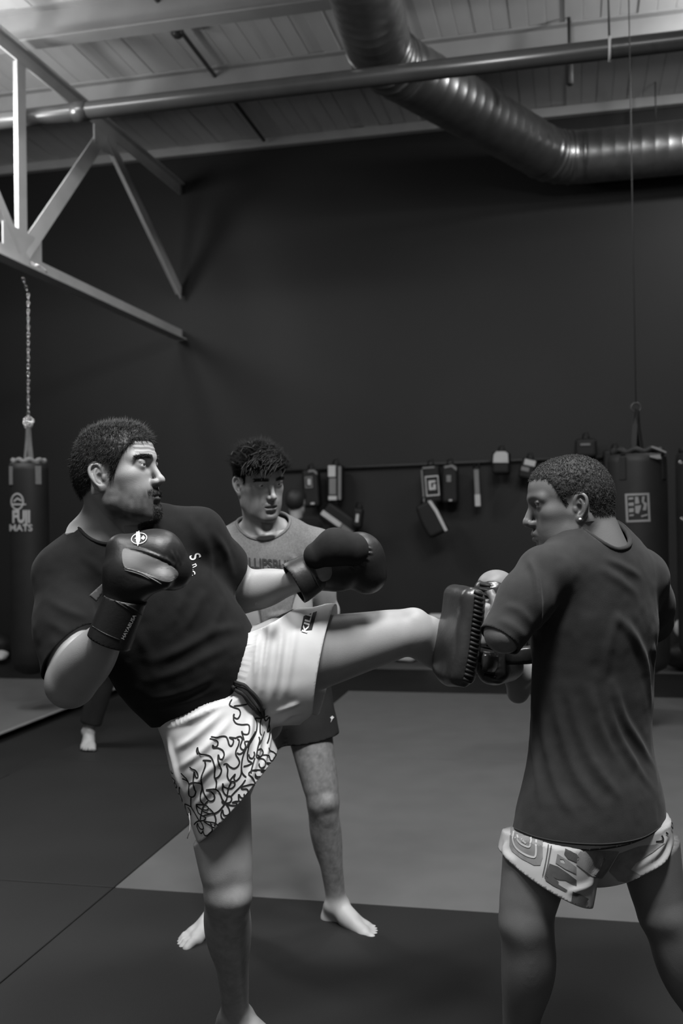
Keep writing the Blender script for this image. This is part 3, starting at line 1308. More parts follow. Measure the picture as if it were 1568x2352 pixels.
def tuck(V, F, cuts, nb_=None, gap=.011, reach=.05, skip=()):
    """keep the body inside its clothing wherever the cloth covers it"""
    V = V.copy()
    for _ in range(4):
        d, g = sample(F, V)
        cov = np.full(len(V), 1.0)
        for c in cuts:
            cov = np.minimum(cov, np.clip(-(c(V)) / .02, 0, 1))
        m = (d > -gap) & (d < reach) & (cov > 0)
        if isinstance(nb_, np.ndarray):
            m &= nb_
        elif nb_ is not None:
            m[nb_:] = False
        for a_, b_, r_ in skip:
            ds, _ = poly_dist(V, np.array([a_, b_]))
            cov = cov * np.clip((ds - r_) / .03, 0, 1)
        gn = np.linalg.norm(g[m], axis=1)[:, None] + 1e-6
        V[m] -= g[m] / gn * (np.clip((d[m] + gap) / gn[:, 0], 0, .03) * np.clip((reach - d[m]) / (reach * .5), 0, 1))[:, None] * cov[m][:, None]
    return V


def rim_smooth(V, Q, it=8):
    E = np.concatenate([Q[:, [0, 1]], Q[:, [1, 2]], Q[:, [2, 3]], Q[:, [3, 0]]])
    key = np.sort(E, 1)
    k = key[:, 0].astype(np.int64) * len(V) + key[:, 1]
    u, idx, cnt = np.unique(k, return_index=True, return_counts=True)
    B = key[idx[cnt == 1]]
    B = B[B[:, 0] != B[:, 1]]
    if not len(B):
        return V
    deg = np.bincount(B.ravel(), minlength=len(V))
    m = deg == 2
    V = V.copy()
    for _ in range(it):
        S = np.stack([np.bincount(B[:, 0], V[B[:, 1], c], len(V)) + np.bincount(B[:, 1], V[B[:, 0], c], len(V)) for c in range(3)], 1)
        V[m] = .5 * V[m] + .25 * S[m]
    return V


def cut_all(V, Q, cuts):
    for c in cuts:
        V, Q = clip(V, Q, c)
    return rim_smooth(V, Q, 12), Q


# ---------------------------------------------------------------- the kicker
m_skin_k = mat('light_skin', 0.255, 0.48, 0.26, 0.07, 14.0, 0.09, 420, attr=True)
m_hair = mat('black_hair', 0.016, 0.55, 0.35)
m_tee_black = mat('black_cotton', 0.0105, 0.9, 0.10, 0.10, 30, 0.15, 700, sheen=0.03)
m_short_white = mat('white_mesh_shorts', 0.47, 0.75, 0.2, 0.03, 10, 0.10, 900)
m_print_black = mat('black_print', 0.012, 0.7, 0.2)
m_print_white = mat('white_print', 0.55, 0.6, 0.2)
m_cord_black = mat('black_cord', 0.016, 0.7, 0.2)
m_leather = mat('black_glove_leather', 0.012, 0.44, 0.35, 0.10, 20, 0.10, 120)
m_suede = mat('black_glove_suede', 0.014, 0.85, 0.15, 0.12, 60)
m_panel = mat('grey_glove_panel', 0.12, 0.55, 0.3, 0.05, 30)

kicker = empty('person', Vector(on_floor(545, 2400)), 'man in black tee and white flame-print shorts kicking high in boxing gloves', 'person')
Ok = P(271, 1103, 2.40)
yk, pk = math.radians(15), math.radians(6)
Rk = frame((math.cos(yk) * math.cos(pk), -math.sin(yk) * math.cos(pk), math.sin(pk)), (-0.04, 0.03, 1))
nb = P(262, 1232, 2.45)
sk_base = Ok + Rk @ np.array((-.030, 0, -.020))
K_sh_r, K_el_r, K_wr_r = P(150, 1322, 2.41), P(163, 1568, 2.27), P(280, 1415, 2.13)
K_sh_l, K_el_l, K_wr_l = P(455, 1232, 2.51), P(556, 1364, 2.66), P(700, 1328, 2.50)
K_hip_r, K_kn_r, K_an_r = P(478, 1650, 2.50), P(524, 2052, 2.46), P(541, 2336, 2.66)
K_hip_l, K_kn_l, K_an_l = P(600, 1528, 2.54), P(945, 1450, 2.62), P(1194, 1542, 2.88)
neck_k = [cap(sk_base, nb, .057, .068), cap(P(248, 1180, 2.44), P(170, 1262, 2.43), .048, .052),
          cap(Ok + Rk @ np.array((-.022, -.052, -.030)), P(322, 1250, 2.37), .017, .013),
          cap(P(200, 1252, 2.40), P(330, 1246, 2.38), .020, .018),
          cap(Ok + Rk @ np.array((.035, 0, -.085)), P(306, 1240, 2.41), .030, .026)]
n_loc = []
for a_, b_, ra, rb in [(sk_base, nb, .057, .068), (P(248, 1180, 2.44), P(170, 1262, 2.43), .048, .052),
                       (Ok + Rk @ np.array((-.022, -.052, -.030)), P(322, 1250, 2.37), .017, .013),
                       (P(200, 1252, 2.40), P(330, 1246, 2.38), .020, .018),
                       (Ok + Rk @ np.array((.035, 0, -.085)), P(306, 1240, 2.41), .030, .026)]:
    n_loc.append(cap(to_local(a_, Ok, Rk), to_local(b_, Ok, Rk), ra, rb))

lo, hi = bounds([Ok, K_sh_r, K_el_r, K_wr_r, K_el_l, K_wr_l, K_kn_r, K_an_r, K_kn_l, K_an_l, P(1210, 1640, 2.9)], .16)
lo[2] = -0.02
FB = Field(lo, hi, .0050)
n_k = nrm((.30, -.95, 0))
FB.put(ell(Ok + Rk @ np.array((-.01, 0, .04)), (.07, .06, .07), Rk), .02)
for pr in neck_k:
    FB.put(pr, .022)
FB.put(chain([P(300, 1310, 2.46), P(370, 1420, 2.47), P(430, 1520, 2.50), P(500, 1610, 2.53)], [.145, .140, .125, .135], n_k, .68), .04)
FB.put(cap(K_sh_r, K_sh_l, .055, .055), .04)
arm(FB, K_sh_r, K_el_r, K_wr_r, s=1.24)
arm(FB, K_sh_l, K_el_l, K_wr_l, s=1.14)
leg(FB, K_hip_r, K_kn_r, K_an_r, np.array((.42, -.9, 0.0)), 1.06, 1.06)
leg(FB, K_hip_l, K_kn_l, K_an_l, np.array((.0, -.55, .83)), 1.08, 1.14)
FB.put(ell(P(565, 1630, 2.60), .11), .05)
foot(FB, K_an_r, np.array((.84, -.54, 0)), np.array((0, 0, 1)), np.array((.54, .84, 0)), 1.08)
shn = nrm(K_an_l - K_kn_l)
upk = nrm(np.array((.0, -.55, .83)) * .8 - shn * .6)
foot(FB, K_an_l, shn + upk * .2, np.array((-.45, -.5, .75)), np.array((.3, -.9, .2)), 1.05)
Vb, Qb = FB.mesh()
Vb = relax(Vb, Qb, 2)
FH = head_field(n_loc, nose=1.0, jaw=1.04, wide=1.0, eye_open=.48, chin=1.05)
Vl, Ql = FH.mesh()
Vl = relax(Vl, Ql, 1)
wr = (Vl[:, 0] > .06) & (Vl[:, 2] > .052) & (Vl[:, 2] < .085) & (np.abs(Vl[:, 1]) < .05)
Nl = vnormals(Vl, Ql)
amp = np.where(wr, np.sin((Vl[:, 2] - .12 * Vl[:, 1] ** 2) * 2 * np.pi / .0105 + vnoise(Vl, 60)) * .00055, 0)
Vl = Vl + Nl * amp[:, None]
cutp = lerp(sk_base, nb, 1.02)
cutn = nrm(sk_base - nb)
Vb, Qb = clip(Vb, Qb, plane_cut(cutp, cutn, Ok, .42))
loc_g = plane_cut(to_local(cutp, Ok, Rk), -(cutn @ Rk))
Vl, Ql = clip(Vl, Ql, loc_g)
tint_h = skin_tint(Vl, .82, .78, .75, .74)
hair_line_k = [-.032, -.030, -.026, -.016, .004, .030, .034, -.004, -.002, .022, .046, .066, .084, .086]
hm_k = hair_mask(Vl, hair_line_k, .012)
tint_h = tint_h * (1 - .75 * hm_k)
Vh = place(Vl, Ok, Rk)
BV, BQ = merge((Vb, Qb), (Vh, Ql))
leg_tint = np.clip((.60 - Vb[:, 2]) / .15, 0, 1) * (.12 + .12 * vnoise(Vb, 60, 3) + .08 * vnoise(Vb, 160, 4))  # mottled hair on the standing shin
btint = np.concatenate([1 - np.clip(leg_tint, 0, .6), tint_h])
HM = np.concatenate([np.ones(len(Vb), bool), Vl[:, 2] < -.115])
add_eyes(None, Ok, Rk, kicker, (.94, .05, -.02))


def hair_shell(name, V, Q, mask, O, R, thick_, mat_, parent, nstr, length, width, flow, seed=1, lump=.35, curl=.28):
    """scalp hair: a lumpy cap grown out of the scalp plus many fine strands"""
    N = vnormals(V, Q)
    sel = (mask[Q] > .25).all(1)
    bump = .6 + lump * (vnoise(V, 130, seed) + .6 * vnoise(V, 260, seed + 2))
    D = np.asarray(thick_) * np.clip(mask, 0, 1) * bump
    Vs, Qs = compact(V + N * (D - .0012)[:, None], Q[sel])
    f, pts = scatter(V, Q[sel], np.clip(mask, 0, 1) ** .5, nstr, seed)
    Qf = Q[sel][f]
    n = N[Qf].mean(1)
    pts = pts + n * (D[Qf].mean(1) * .6)[:, None]
    d = flow(pts, n)
    Vt, Qt = strands(V, N, pts, n, d, length, width, curl, seed)
    Va, Qa = merge((Vs, Qs), (Vt, Qt))
    return quads_to_obj(name, place(Va, O, R), Qa, mat_, parent)


def flow_k(p, n):
    top = np.clip((p[:, 2] - .075) / .05, 0, 1)[:, None]
    fl = np.array((.75, 0, .25)) * top + np.array((-.25, 0, -.85)) * (1 - top)
    d = n * (.34 + .22 * top) + fl * .85
    return d / np.linalg.norm(d, axis=1)[:, None]


hair_shell('hair', Vl, Ql, hm_k, Ok, Rk, .0020 + .0085 * np.clip((Vl[:, 2] - .01 + .3 * Vl[:, 0]) / .08, 0, 1), m_hair, kicker, 13000, .014, .00040, flow_k, 3, .12)
# brows, moustache and goatee
zb = .0440 - 6.0 * (np.abs(Vl[:, 1]) - .03) ** 2
wb = (np.abs(Vl[:, 2] - zb) < .0040) * (np.abs(Vl[:, 1]) > .010) * (np.abs(Vl[:, 1]) < .055) * (Vl[:, 0] > .05) * 1.0
for sd in (1, -1):
    f, pts = scatter(Vl, Ql, wb * (Vl[:, 1] * sd > 0), 350, 5)
    n = vnormals(Vl, Ql)[Ql[f]].mean(1)
    d = n * .35 + np.stack([-.5 * np.ones(len(f)), np.sign(pts[:, 1]) * .7, .12 * np.ones(len(f))], 1)
    Vt, Qt = strands(Vl, None, pts, n, d, .009, .00040, .12, 8)
    quads_to_obj('eyebrow', place(Vt, Ok, Rk), Qt, m_hair, kicker)
y = np.abs(Vl[:, 1])
mst = (np.abs(Vl[:, 2] + .0345 + .34 * y) < .0068) * (Vl[:, 0] > .072) * (y < .033)
gt = (Vl[:, 2] < -.069) * (y < .023) * (Vl[:, 0] > .052)
gt2 = (Vl[:, 2] < -.092) * (y < .024) * (Vl[:, 0] > .050) * .5
f, pts = scatter(Vl, Ql, np.maximum(np.maximum(mst * 1.0, gt * .9), gt2), 1900, 6)
n = vnormals(Vl, Ql)[Ql[f]].mean(1)
d = n * .45 + np.array((.1, 0, -.8)) + np.stack([np.zeros(len(f)), pts[:, 1] * 14, np.zeros(len(f))], 1)
Vt, Qt = strands(Vl, None, pts, n, d, .0058, .00034, .2, 9)
quads_to_obj('beard', place(Vt, Ok, Rk), Qt, m_hair, kicker)

# black T-shirt
lo, hi = bounds([P(150, 1230, 2.3), P(590, 1230, 2.6), P(150, 1560, 2.2), P(520, 1680, 2.6)], .14)
FS = Field(lo, hi, .0048)
cuts = []
FS.put(cap(P(254, 1228, 2.46), P(146, 1316, 2.42), .060, .070), .03)
FS.put(cap(P(290, 1212, 2.47), P(452, 1226, 2.52), .058, .062), .03)
FS.put(chain([P(302, 1304, 2.47), P(368, 1418, 2.48), P(430, 1518, 2.51), P(466, 1605, 2.54), P(490, 1680, 2.55)], [.165, .168, .172, .128, .125], n_k, .70), .05)
FS.put(chain([K_sh_r, P(156, 1440, 2.34), lerp(K_sh_r, K_el_r, .98)], [.072, .074, .064]), .035)
FS.put(chain([K_sh_l, lerp(K_sh_l, K_el_l, .55), lerp(K_sh_l, K_el_l, .95)], [.068, .064, .064]), .035)
V, Q = FS.mesh()
V = relax(V, Q, 3)
cuts.append(plane_cut(P(452, 1627, 2.5), (.33, .10, -.94), P(470, 1660, 2.5), .34))
aS = nrm(K_el_r - K_sh_r)
cuts.append(near_axis(P(150, 1506, 2.29), aS + np.array((.55, 0, .25)), K_sh_r, K_el_r, .115))
aS = nrm(K_el_l - K_sh_l)
cuts.append(near_axis(P(532, 1336, 2.58), aS + np.array((.30, 0, .10)), K_sh_l, K_el_l, .10))


def neckhole(c, axis, r, squash=1.0):
    """round neckline: everything inside a ball (flattened along the neck) is cut away"""
    c, axis = np.asarray(c), nrm(axis)

    def g(X):
        q = X - c
        h = q @ axis
        return r - np.sqrt(np.maximum((q * q).sum(1) - h * h, 0) + (h / squash) ** 2)
    return g


nck, axk = P(264, 1197, 2.43), nrm((sk_base - nb) + np.array((.005, -.055, 0)))
cuts.append(neckhole(nck, axk, .090, 1.0))
V, Q = cut_all(V, Q, cuts)
BV = tuck(BV, FS, cuts, HM, skip=[(K_el_r, K_wr_r, .055), (K_el_l, K_wr_l, .050)])
FSH, CSH = FS, cuts
N = vnormals(V, Q)
S0 = Surf(V, Q)
V = folds(S0, V, N, [(p_, w_ * 1.15, a_ * .62) for p_, w_, a_ in [
    ([(100, 1370), (150, 1400), (215, 1425)], .010, .007), ([(95, 1420), (150, 1450), (200, 1470)], .010, .006), ([(105, 1470), (160, 1490), (215, 1490)], .009, .005),
    ([(480, 1210), (520, 1270), (535, 1330)], .010, .007), ([(455, 1200), (478, 1270), (480, 1340)], .012, .009), ([(430, 1180), (450, 1225), (462, 1290)], .010, .005),
    ([(470, 1350), (450, 1400), (425, 1450)], .011, .007), ([(510, 1370), (500, 1420), (470, 1460)], .012, .007), ([(440, 1340), (410, 1400), (400, 1440)], .010, .004),
    ([(330, 1530), (420, 1490), (500, 1448), (570, 1440)], .012, .010), ([(310, 1570), (400, 1545), (490, 1500), (560, 1470)], .012, .007),
    ([(320, 1610), (420, 1590), (510, 1545)], .010, .006), ([(350, 1630), (430, 1612), (520, 1570)], .009, .006), ([(300, 1440), (340, 1500), (350, 1560)], .014, .006),
    ([(180, 1270), (220, 1300), (250, 1330)], .010, .004), ([(200, 1350), (215, 1420), (230, 1470)], .010, .004)]])
V = V + N * (.0016 * vnoise(V, 22, 1) + .0009 * vnoise(V, 50, 2))[:, None]
tee_k = cloth('t_shirt', V, Q, m_tee_black, kicker, .003)
S_tee = Surf(V, Q)
parts = []
for txt, c, ux, uy in (('S', (446, 1279), (15, 26), (34, -14)), ('n', (447, 1299), (7, 16), (20, -9)), ('c', (440, 1309), (6, 12), (14, -6)), ('G', (439, 1318), (6, 15), (20, -9))):
    V2, T2 = text_px(txt, c, ux, uy, .012)
    parts.append(print_on(S_tee, V2, T2, .0016))
Vp, Tp = join_parts(parts)
pyd('chest_print', Vp, Tp, m_print_white, tee_k, False)


def collar(S, c, axis, r, squash, w, mm, parent):
    """ribbed neckband along the edge of the neck hole"""
    e1 = nrm(np.cross(axis, (0, 1, 0)))
    e2 = np.cross(axis, e1)
    on = np.abs(neckhole(c, axis, r, squash)(S.V)) < .0035
    X = S.V[on] - c
    ang = np.arctan2(X @ e2, X @ e1)
    o_ = np.argsort(ang)
    X, ang = S.V[on][o_], ang[o_]
    k = 40
    ring = np.array([X[np.argmin(np.abs((ang - t + np.pi) % (2 * np.pi) - np.pi))] for t in np.linspace(-np.pi, np.pi, k, endpoint=False)])
    for _ in range(4):
        ring = (np.roll(ring, 1, 0) + 2 * ring + np.roll(ring, -1, 0)) / 4
    tube('collar', ring, w, mm, parent, 8, True)


collar(S_tee, nck, axk, .090, 1.0, .0045, m_tee_black, tee_k)

# white shorts
lo, hi = bounds([P(380, 1640, 2.3), P(470, 1930, 2.3), P(770, 1400, 2.75), P(720, 1680, 2.7)], .12)
FS = Field(lo, hi, .0045)
cuts = []
FS.put(chain([P(448, 1545, 2.52), P(490, 1620, 2.53)], [.128, .132], n_k, .70), .03)
FS.put(chain([P(470, 1635, 2.50), P(512, 1740, 2.48), P(572, 1880, 2.47)], [.118, .124, .138], (.3, -.95, 0), .86), .035)
FS.put(chain([P(582, 1545, 2.54), P(660, 1533, 2.55), P(765, 1520, 2.57)], [.128, .138, .150], (.1, -.9, .1), .80), .035)
FS.put(ell(P(628, 1440, 2.50), (.030, .045, .036)), .02)
V, Q = FS.mesh()
V = relax(V, Q, 3)
cuts.append(plane_cut(P(551, 1835, 2.40), (.72, .02, -.69), P(560, 1860, 2.47), .30))
cuts.append(plane_cut(P(731, 1535, 2.45), (.985, -.14, -.17), P(775, 1530, 2.57), .30))
cuts.append(plane_cut(P(425, 1530, 2.52), (-.45, 0, .9), P(425, 1500, 2.52), .3))
V, Q = cut_all(V, Q, cuts)
BV = tuck(BV, FS, cuts, len(Vb), skip=[(K_el_r, K_wr_r, .075), (K_el_l, K_wr_l, .075)])
V = tuck(V, FSH, CSH, None, .007, .030)
np_obj('body', BV, BQ, m_skin_k, kicker, btint)
N = vnormals(V, Q)
S0 = Surf(V, Q)
fl = [([(395, 1725), (450, 1690), (520, 1625)], .010, .008), ([(400, 1770), (470, 1720), (540, 1640)], .009, .007), ([(420, 1830), (480, 1770), (540, 1720)], .008, .006),
      ([(430, 1870), (480, 1820), (540, 1790)], .007, .004), ([(365, 1665), (440, 1650), (520, 1605)], .010, .009), ([(385, 1690), (400, 1760), (425, 1840)], .010, .008),
      ([(600, 1650), (590, 1740), (560, 1820)], .009, .007), ([(625, 1660), (612, 1730), (590, 1790)], .008, .006), ([(580, 1600), (575, 1680), (560, 1740)], .010, .006),
      ([(600, 1430), (590, 1500), (585, 1590)], .009, .009), ([(625, 1425), (612, 1500), (600, 1600)], .008, .008), ([(650, 1432), (640, 1520), (625, 1620)], .009, .008),
      ([(680, 1430), (668, 1510), (650, 1620)], .009, .005), ([(620, 1640), (660, 1625), (690, 1615)], .008, .006), ([(645, 1400), (615, 1420), (590, 1440)], .010, .010),
      ([(640, 1665), (670, 1640), (700, 1640)], .008, .004)]
V = folds(S0, V, N, fl)
V = V + N * (.0012 * vnoise(V, 30, 4))[:, None]
short_k = cloth('shorts', V, Q, m_short_white, kicker, .002)
S_sh = Surf(V, Q)


def cr(pts, x0, y0, sc):
    return [(x0 + x / sc, y0 + y / sc) for x, y in pts]


FA = [[(585, 68), (650, 78), (720, 62), (775, 68), (800, 110), (815, 165), (840, 188), (865, 160), (870, 110), (820, 78), (900, 85), (925, 72), (965, 68), (985, 105), (975, 140), (960, 190), (975, 225), (1010, 235), (1030, 190), (1020, 135), (1085, 130)],
      [(570, 95), (640, 110), (672, 140), (665, 185), (630, 200), (605, 175), (615, 210), (680, 215), (735, 245), (755, 300), (735, 350), (700, 355), (680, 300), (678, 380), (700, 450), (720, 495), (705, 550), (670, 590), (635, 595), (632, 540), (635, 470), (615, 390), (580, 325), (520, 300), (450, 290), (425, 260), (415, 210), (402, 250), (418, 295)],
      [(478, 372), (540, 372), (590, 380)], [(505, 380), (515, 430), (495, 500), (465, 580), (458, 640), (475, 700), (490, 770), (520, 840), (560, 890), (610, 890), (635, 850), (615, 800), (570, 765), (525, 755), (590, 745), (650, 745), (700, 795), (730, 870), (765, 915)],
      [(635, 595), (655, 640), (655, 700), (645, 745)], [(310, 455), (340, 482), (385, 500), (415, 545), (420, 590), (395, 590), (375, 540), (370, 520), (362, 600), (360, 680), (375, 745), (390, 775), (375, 825), (340, 842), (305, 820), (300, 750), (305, 680), (280, 620), (240, 575), (200, 535)],
      [(215, 605), (265, 625), (300, 655)], [(300, 680), (350, 660), (420, 660), (465, 680), (470, 740), (455, 800), (455, 890), (500, 940)], [(330, 845), (328, 910), (332, 965), (370, 1030), (410, 1100), (440, 1150)],
      [(250, 930), (290, 945), (332, 968)], [(250, 930), (262, 1000), (290, 1070), (320, 1070), (325, 1030), (290, 970)], [(550, 890), (505, 940), (475, 1000), (460, 1070), (445, 1140)],
      [(400, 935), (450, 940), (520, 950), (555, 985), (530, 1010), (470, 1000), (420, 970), (400, 935), (405, 990), (430, 1050), (490, 1090), (520, 1110), (500, 1140), (450, 1150)],
      [(475, 1020), (540, 1050), (620, 1055), (690, 1020), (765, 930)], [(560, 985), (610, 1035), (640, 1090), (650, 1150), (630, 1220)], [(470, 1090), (540, 1070), (600, 1055)],
      [(370, 1200), (400, 1165), (445, 1150), (480, 1200), (490, 1250), (460, 1255), (430, 1220), (415, 1180), (410, 1230), (440, 1290), (465, 1310), (490, 1270)], [(490, 1155), (570, 1165), (640, 1180), (700, 1230), (720, 1255)],
      [(500, 1160), (560, 1200), (620, 1235), (700, 1262)], [(580, 1175), (600, 1230), (600, 1290), (560, 1335), (510, 1335), (490, 1290)], [(640, 1180), (700, 1215), (720, 1250), (740, 1180), (790, 1110), (830, 1050)],
      [(740, 425), (785, 415), (830, 455), (880, 475), (925, 450), (950, 400), (935, 350), (905, 300), (905, 250), (935, 180), (945, 120), (920, 95)], [(780, 430), (800, 490), (795, 570), (820, 630), (850, 600), (895, 550), (880, 600), (900, 635), (945, 600), (970, 545), (975, 450), (985, 360), (1015, 260), (1050, 190), (1070, 140), (1140, 20)],
      [(915, 275), (950, 290), (990, 270), (1030, 215)], [(820, 640), (880, 650), (890, 690), (850, 730), (800, 730), (750, 710), (738, 670), (735, 740), (760, 800), (800, 830), (840, 835), (850, 880), (820, 915), (770, 915), (790, 860), (800, 780), (820, 700), (850, 640)],
      [(845, 830), (900, 770), (980, 690), (1030, 620)], [(725, 890), (740, 920), (790, 935), (850, 950), (910, 950), (910, 920), (860, 915), (900, 900), (940, 890), (940, 810), (970, 850), (1010, 855), (1060, 840), (1100, 810), (1140, 740), (1150, 690), (1100, 680), (1040, 695), (980, 715), (985, 740), (1040, 740), (1060, 770), (1050, 810), (1015, 830), (1010, 800)],
      [(775, 925), (815, 990), (825, 1050), (790, 1080), (750, 1070), (735, 1010), (715, 1070), (735, 1120), (790, 1145), (850, 1165)], [(925, 960), (925, 1020), (910, 1080), (870, 1125), (820, 1115), (820, 1070)], [(950, 890), (970, 915), (1020, 935)], [(910, 955), (970, 940), (1020, 938)],
      [(975, 450), (980, 520), (1005, 560), (1040, 590)], [(1000, 450), (1060, 435), (1110, 405), (1060, 370), (1050, 300), (1060, 230), (1080, 150)], [(1065, 290), (1080, 335), (1120, 345), (1145, 300), (1135, 260)],
      [(1200, 70), (1210, 120), (1190, 200), (1175, 280), (1170, 330), (1210, 345), (1260, 360), (1285, 400), (1270, 450), (1230, 470), (1205, 445), (1200, 410)], [(1190, 240), (1225, 225), (1250, 260), (1245, 300), (1210, 325), (1180, 300)], [(1245, 305), (1300, 305), (1330, 320), (1345, 370), (1380, 378), (1420, 355), (1425, 310), (1390, 270), (1340, 245), (1325, 210)],
      [(1290, 405), (1340, 405), (1400, 400)], [(1300, 415), (1350, 435), (1385, 430)], [(1150, 340), (1125, 420), (1105, 500), (1100, 540)], [(1065, 545), (1110, 505), (1180, 495), (1260, 500), (1310, 500)], [(1220, 515), (1290, 520), (1320, 500)], [(1065, 550), (1110, 590), (1140, 640), (1155, 680)], [(1145, 540), (1170, 580), (1220, 580), (1270, 570)], [(1145, 560), (1170, 600), (1230, 615)],
      [(1150, 0), (1120, 70), (1090, 130)], [(1270, 0), (1240, 90), (1200, 180)], [(1340, 10), (1330, 90), (1305, 160)], [(75, 500), (80, 530), (100, 540)], [(70, 570), (95, 600), (125, 635), (115, 680), (130, 720), (148, 710), (130, 660)], [(180, 710), (182, 790), (210, 860), (225, 940), (250, 1010)], [(140, 780), (180, 805)]]
FU = [[(630, 740), (610, 780), (640, 800), (680, 815), (690, 850), (670, 885), (640, 870), (645, 850), (640, 890), (660, 920), (700, 930), (750, 930), (760, 960), (750, 1000), (715, 1000), (700, 980), (720, 1050)],
      [(640, 790), (720, 780), (760, 770)], [(800, 880), (815, 920), (810, 980), (780, 1040), (740, 1100)], [(860, 840), (840, 920), (840, 990), (850, 1010)], [(860, 840), (880, 900), (910, 870), (905, 930), (890, 980), (910, 970), (905, 920)], [(800, 880), (850, 880), (900, 860)], [(760, 770), (790, 790), (780, 820)]]
parts = [ribbon(S_sh, cr(pl, 380, 1680, 5.6), .0036, n=5) for pl in FA] + [ribbon(S_sh, cr(pl, 340, 1380, 3.267), .0036, n=5) for pl in FU]
Vp, Tp = join_parts(parts)
pyd('flame_print', Vp, Tp, m_print_black, short_k, False)
# woven label on the hem of the raised leg
lab, labT = shape2d(loops=[[(690, 1449), (697, 1416), (728, 1405), (716, 1447)]], edge=6)
Vp, Tp = print_on(S_sh, lab, labT, .0016)
pyd('hem_label', Vp, Tp, m_print_black, short_k, False)
V2, T2 = text_px('KILL', (706, 1430), (7.8, -26), (-17, -5), .03)
Vp, Tp = print_on(S_sh, V2, T2, .0024)
pyd('label_lettering', Vp, Tp, m_print_white, short_k, False)
# drawstring: loops and ends lying over the front
dsr = [[(538, 1566), (560, 1572), (580, 1592), (600, 1618), (608, 1626)], [(530, 1576), (555, 1590), (578, 1622), (600, 1643)], [(545, 1570), (575, 1585), (598, 1612), (604, 1640), (590, 1632), (565, 1600), (540, 1580)]]
for i, pl in enumerate(dsr):
    pts = []
    for p in spline(pl, 6):
        h, nn = S_sh.hit(*p)
        if h is None or S_tee.hit(*p)[0] is not None and np.linalg.norm(S_tee.hit(*p)[0] - np.array((0, 0, HC))) < np.linalg.norm(h - np.array((0, 0, HC))):
            h, nn = S_tee.hit(*p)
        if h is not None:
            pts.append(h + nn * .006)
    if len(pts) > 3:
        tube('drawstring', pts, .0048, m_cord_black, short_k, 8)
tp = [S_sh.hit(433, 1855), S_sh.hit(436, 1868)]
p0 = P(434, 1868, 2.40)
tube('loose_thread', [p0, p0 + (.002, 0, -.02), P(436, 1905, 2.40), P(430, 1926, 2.40)], .0014, m_short_white, short_k, 5)


# ---------------------------------------------------------------- boxing gloves
def glove(name, label, prims, cuff, lo, hi, k=.02):
    g = empty(name, Vector((np.asarray(lo) + np.asarray(hi)) / 2), label, 'glove', 'boxing gloves')
    F = Field(lo, hi, .0032)
    for pr in prims:
        F.put(pr, k)
    V, Q = F.mesh()
    V = relax(V, Q, 2)
    N = vnormals(V, Q)
    return g, V, Q, N


# right glove, held in front of the chest
gd = 2.13
c0, c1 = P(252, 1470, 2.135), P(287, 1378, 2.125)
prims = [chain([P(284, 1372, gd), P(300, 1318, gd), P(358, 1284, gd + .02), P(396, 1310, gd + .03)], [.046, .056, .060, .044], (0, 1, 0), .92),
         cap(P(280, 1262, gd + .01), P(372, 1272, gd + .03), .034, .042), cap(P(312, 1345, gd - .02), P(372, 1332, gd - .03), .026, .022)]
lo, hi = bounds([P(250, 1220, gd - .08), P(440, 1380, gd + .12)], .05)
glove_r, V, Q, N = glove('boxing_glove', 'black boxing glove with grey panel and round emblem held before the chest', prims, None, lo, hi)
S0 = Surf(V, Q)
V = folds(S0, V, N, [([(392, 1262), (402, 1285), (404, 1300)], .0032, .0035), ([(405, 1265), (412, 1285), (415, 1300)], .003, .003), ([(380, 1275), (388, 1290), (392, 1300)], .003, .003),
                     ([(283, 1256), (330, 1266), (385, 1288), (412, 1308)], .0035, .0035), ([(284, 1308), (330, 1322), (372, 1340)], .003, .003)])
np_obj('glove_body', V, Q, m_leather, glove_r)
S_g = Surf(V, Q)
pp = spline([(283, 1263), (310, 1264), (345, 1277), (385, 1296), (405, 1310), (408, 1322), (396, 1333), (380, 1336), (350, 1327), (310, 1312), (285, 1301)], 4, True)
V2, T2 = shape2d(loops=[pp], edge=7)
Vp, Tp = print_on(S_g, V2, T2, .0020)
pyd('grey_panel', Vp, Tp, m_panel, glove_r)
for pl, w in (([(285, 1305), (320, 1315), (350, 1330), (371, 1342)], .0014), ([(286, 1309), (320, 1319), (345, 1331)], .0010)):
    h = S_g.line(spline(pl, 5))
    if len(h) > 2:
        tube('piping', h, w, m_panel, glove_r, 6)
em = []
a = np.linspace(0, 2 * np.pi, 33)
outer = [(320 + 18.5 * math.cos(x), 1238 - 12.5 * math.sin(x) - .12 * 18 * math.cos(x)) for x in a[:-1]]
inner = [(320 + 16.6 * math.cos(x), 1238 - 11.0 * math.sin(x) - .12 * 18 * math.cos(x)) for x in a[:-1]]
V2, T2 = shape2d(loops=[outer, inner], edge=4)
em.append(print_on(S_g, V2, T2, .0022))
for lp in ([(314, 1222), (320, 1221), (323, 1232), (323, 1242), (317, 1256), (313, 1244), (313, 1230)], [(309, 1239), (314, 1235), (314, 1239)], [(324, 1238), (330, 1231), (334, 1237), (330, 1242)]):
    V2, T2 = shape2d(loops=[lp], edge=4)
    em.append(print_on(S_g, V2, T2, .0024))
Vp, Tp = join_parts(em)
pyd('round_emblem', Vp, Tp, m_print_white, glove_r, False)
ax = nrm(c1 - c0)
F = Field(*bounds([c0, c1], .09), .0035)
F.put(cap(c0, c1, .049, .047, (0, 1, 0), .92), .01)
V, Q = F.mesh()
V, Q = clip(V, Q, plane_cut(c1 + ax * .004, ax + np.array((-.15, 0, .0))))
V, Q = clip(V, Q, plane_cut(c0 - ax * .004, -ax))
N = vnormals(V, Q)
cuff = cloth('cuff', V, Q, m_leather, glove_r, .006)
S_c = Surf(V, Q)
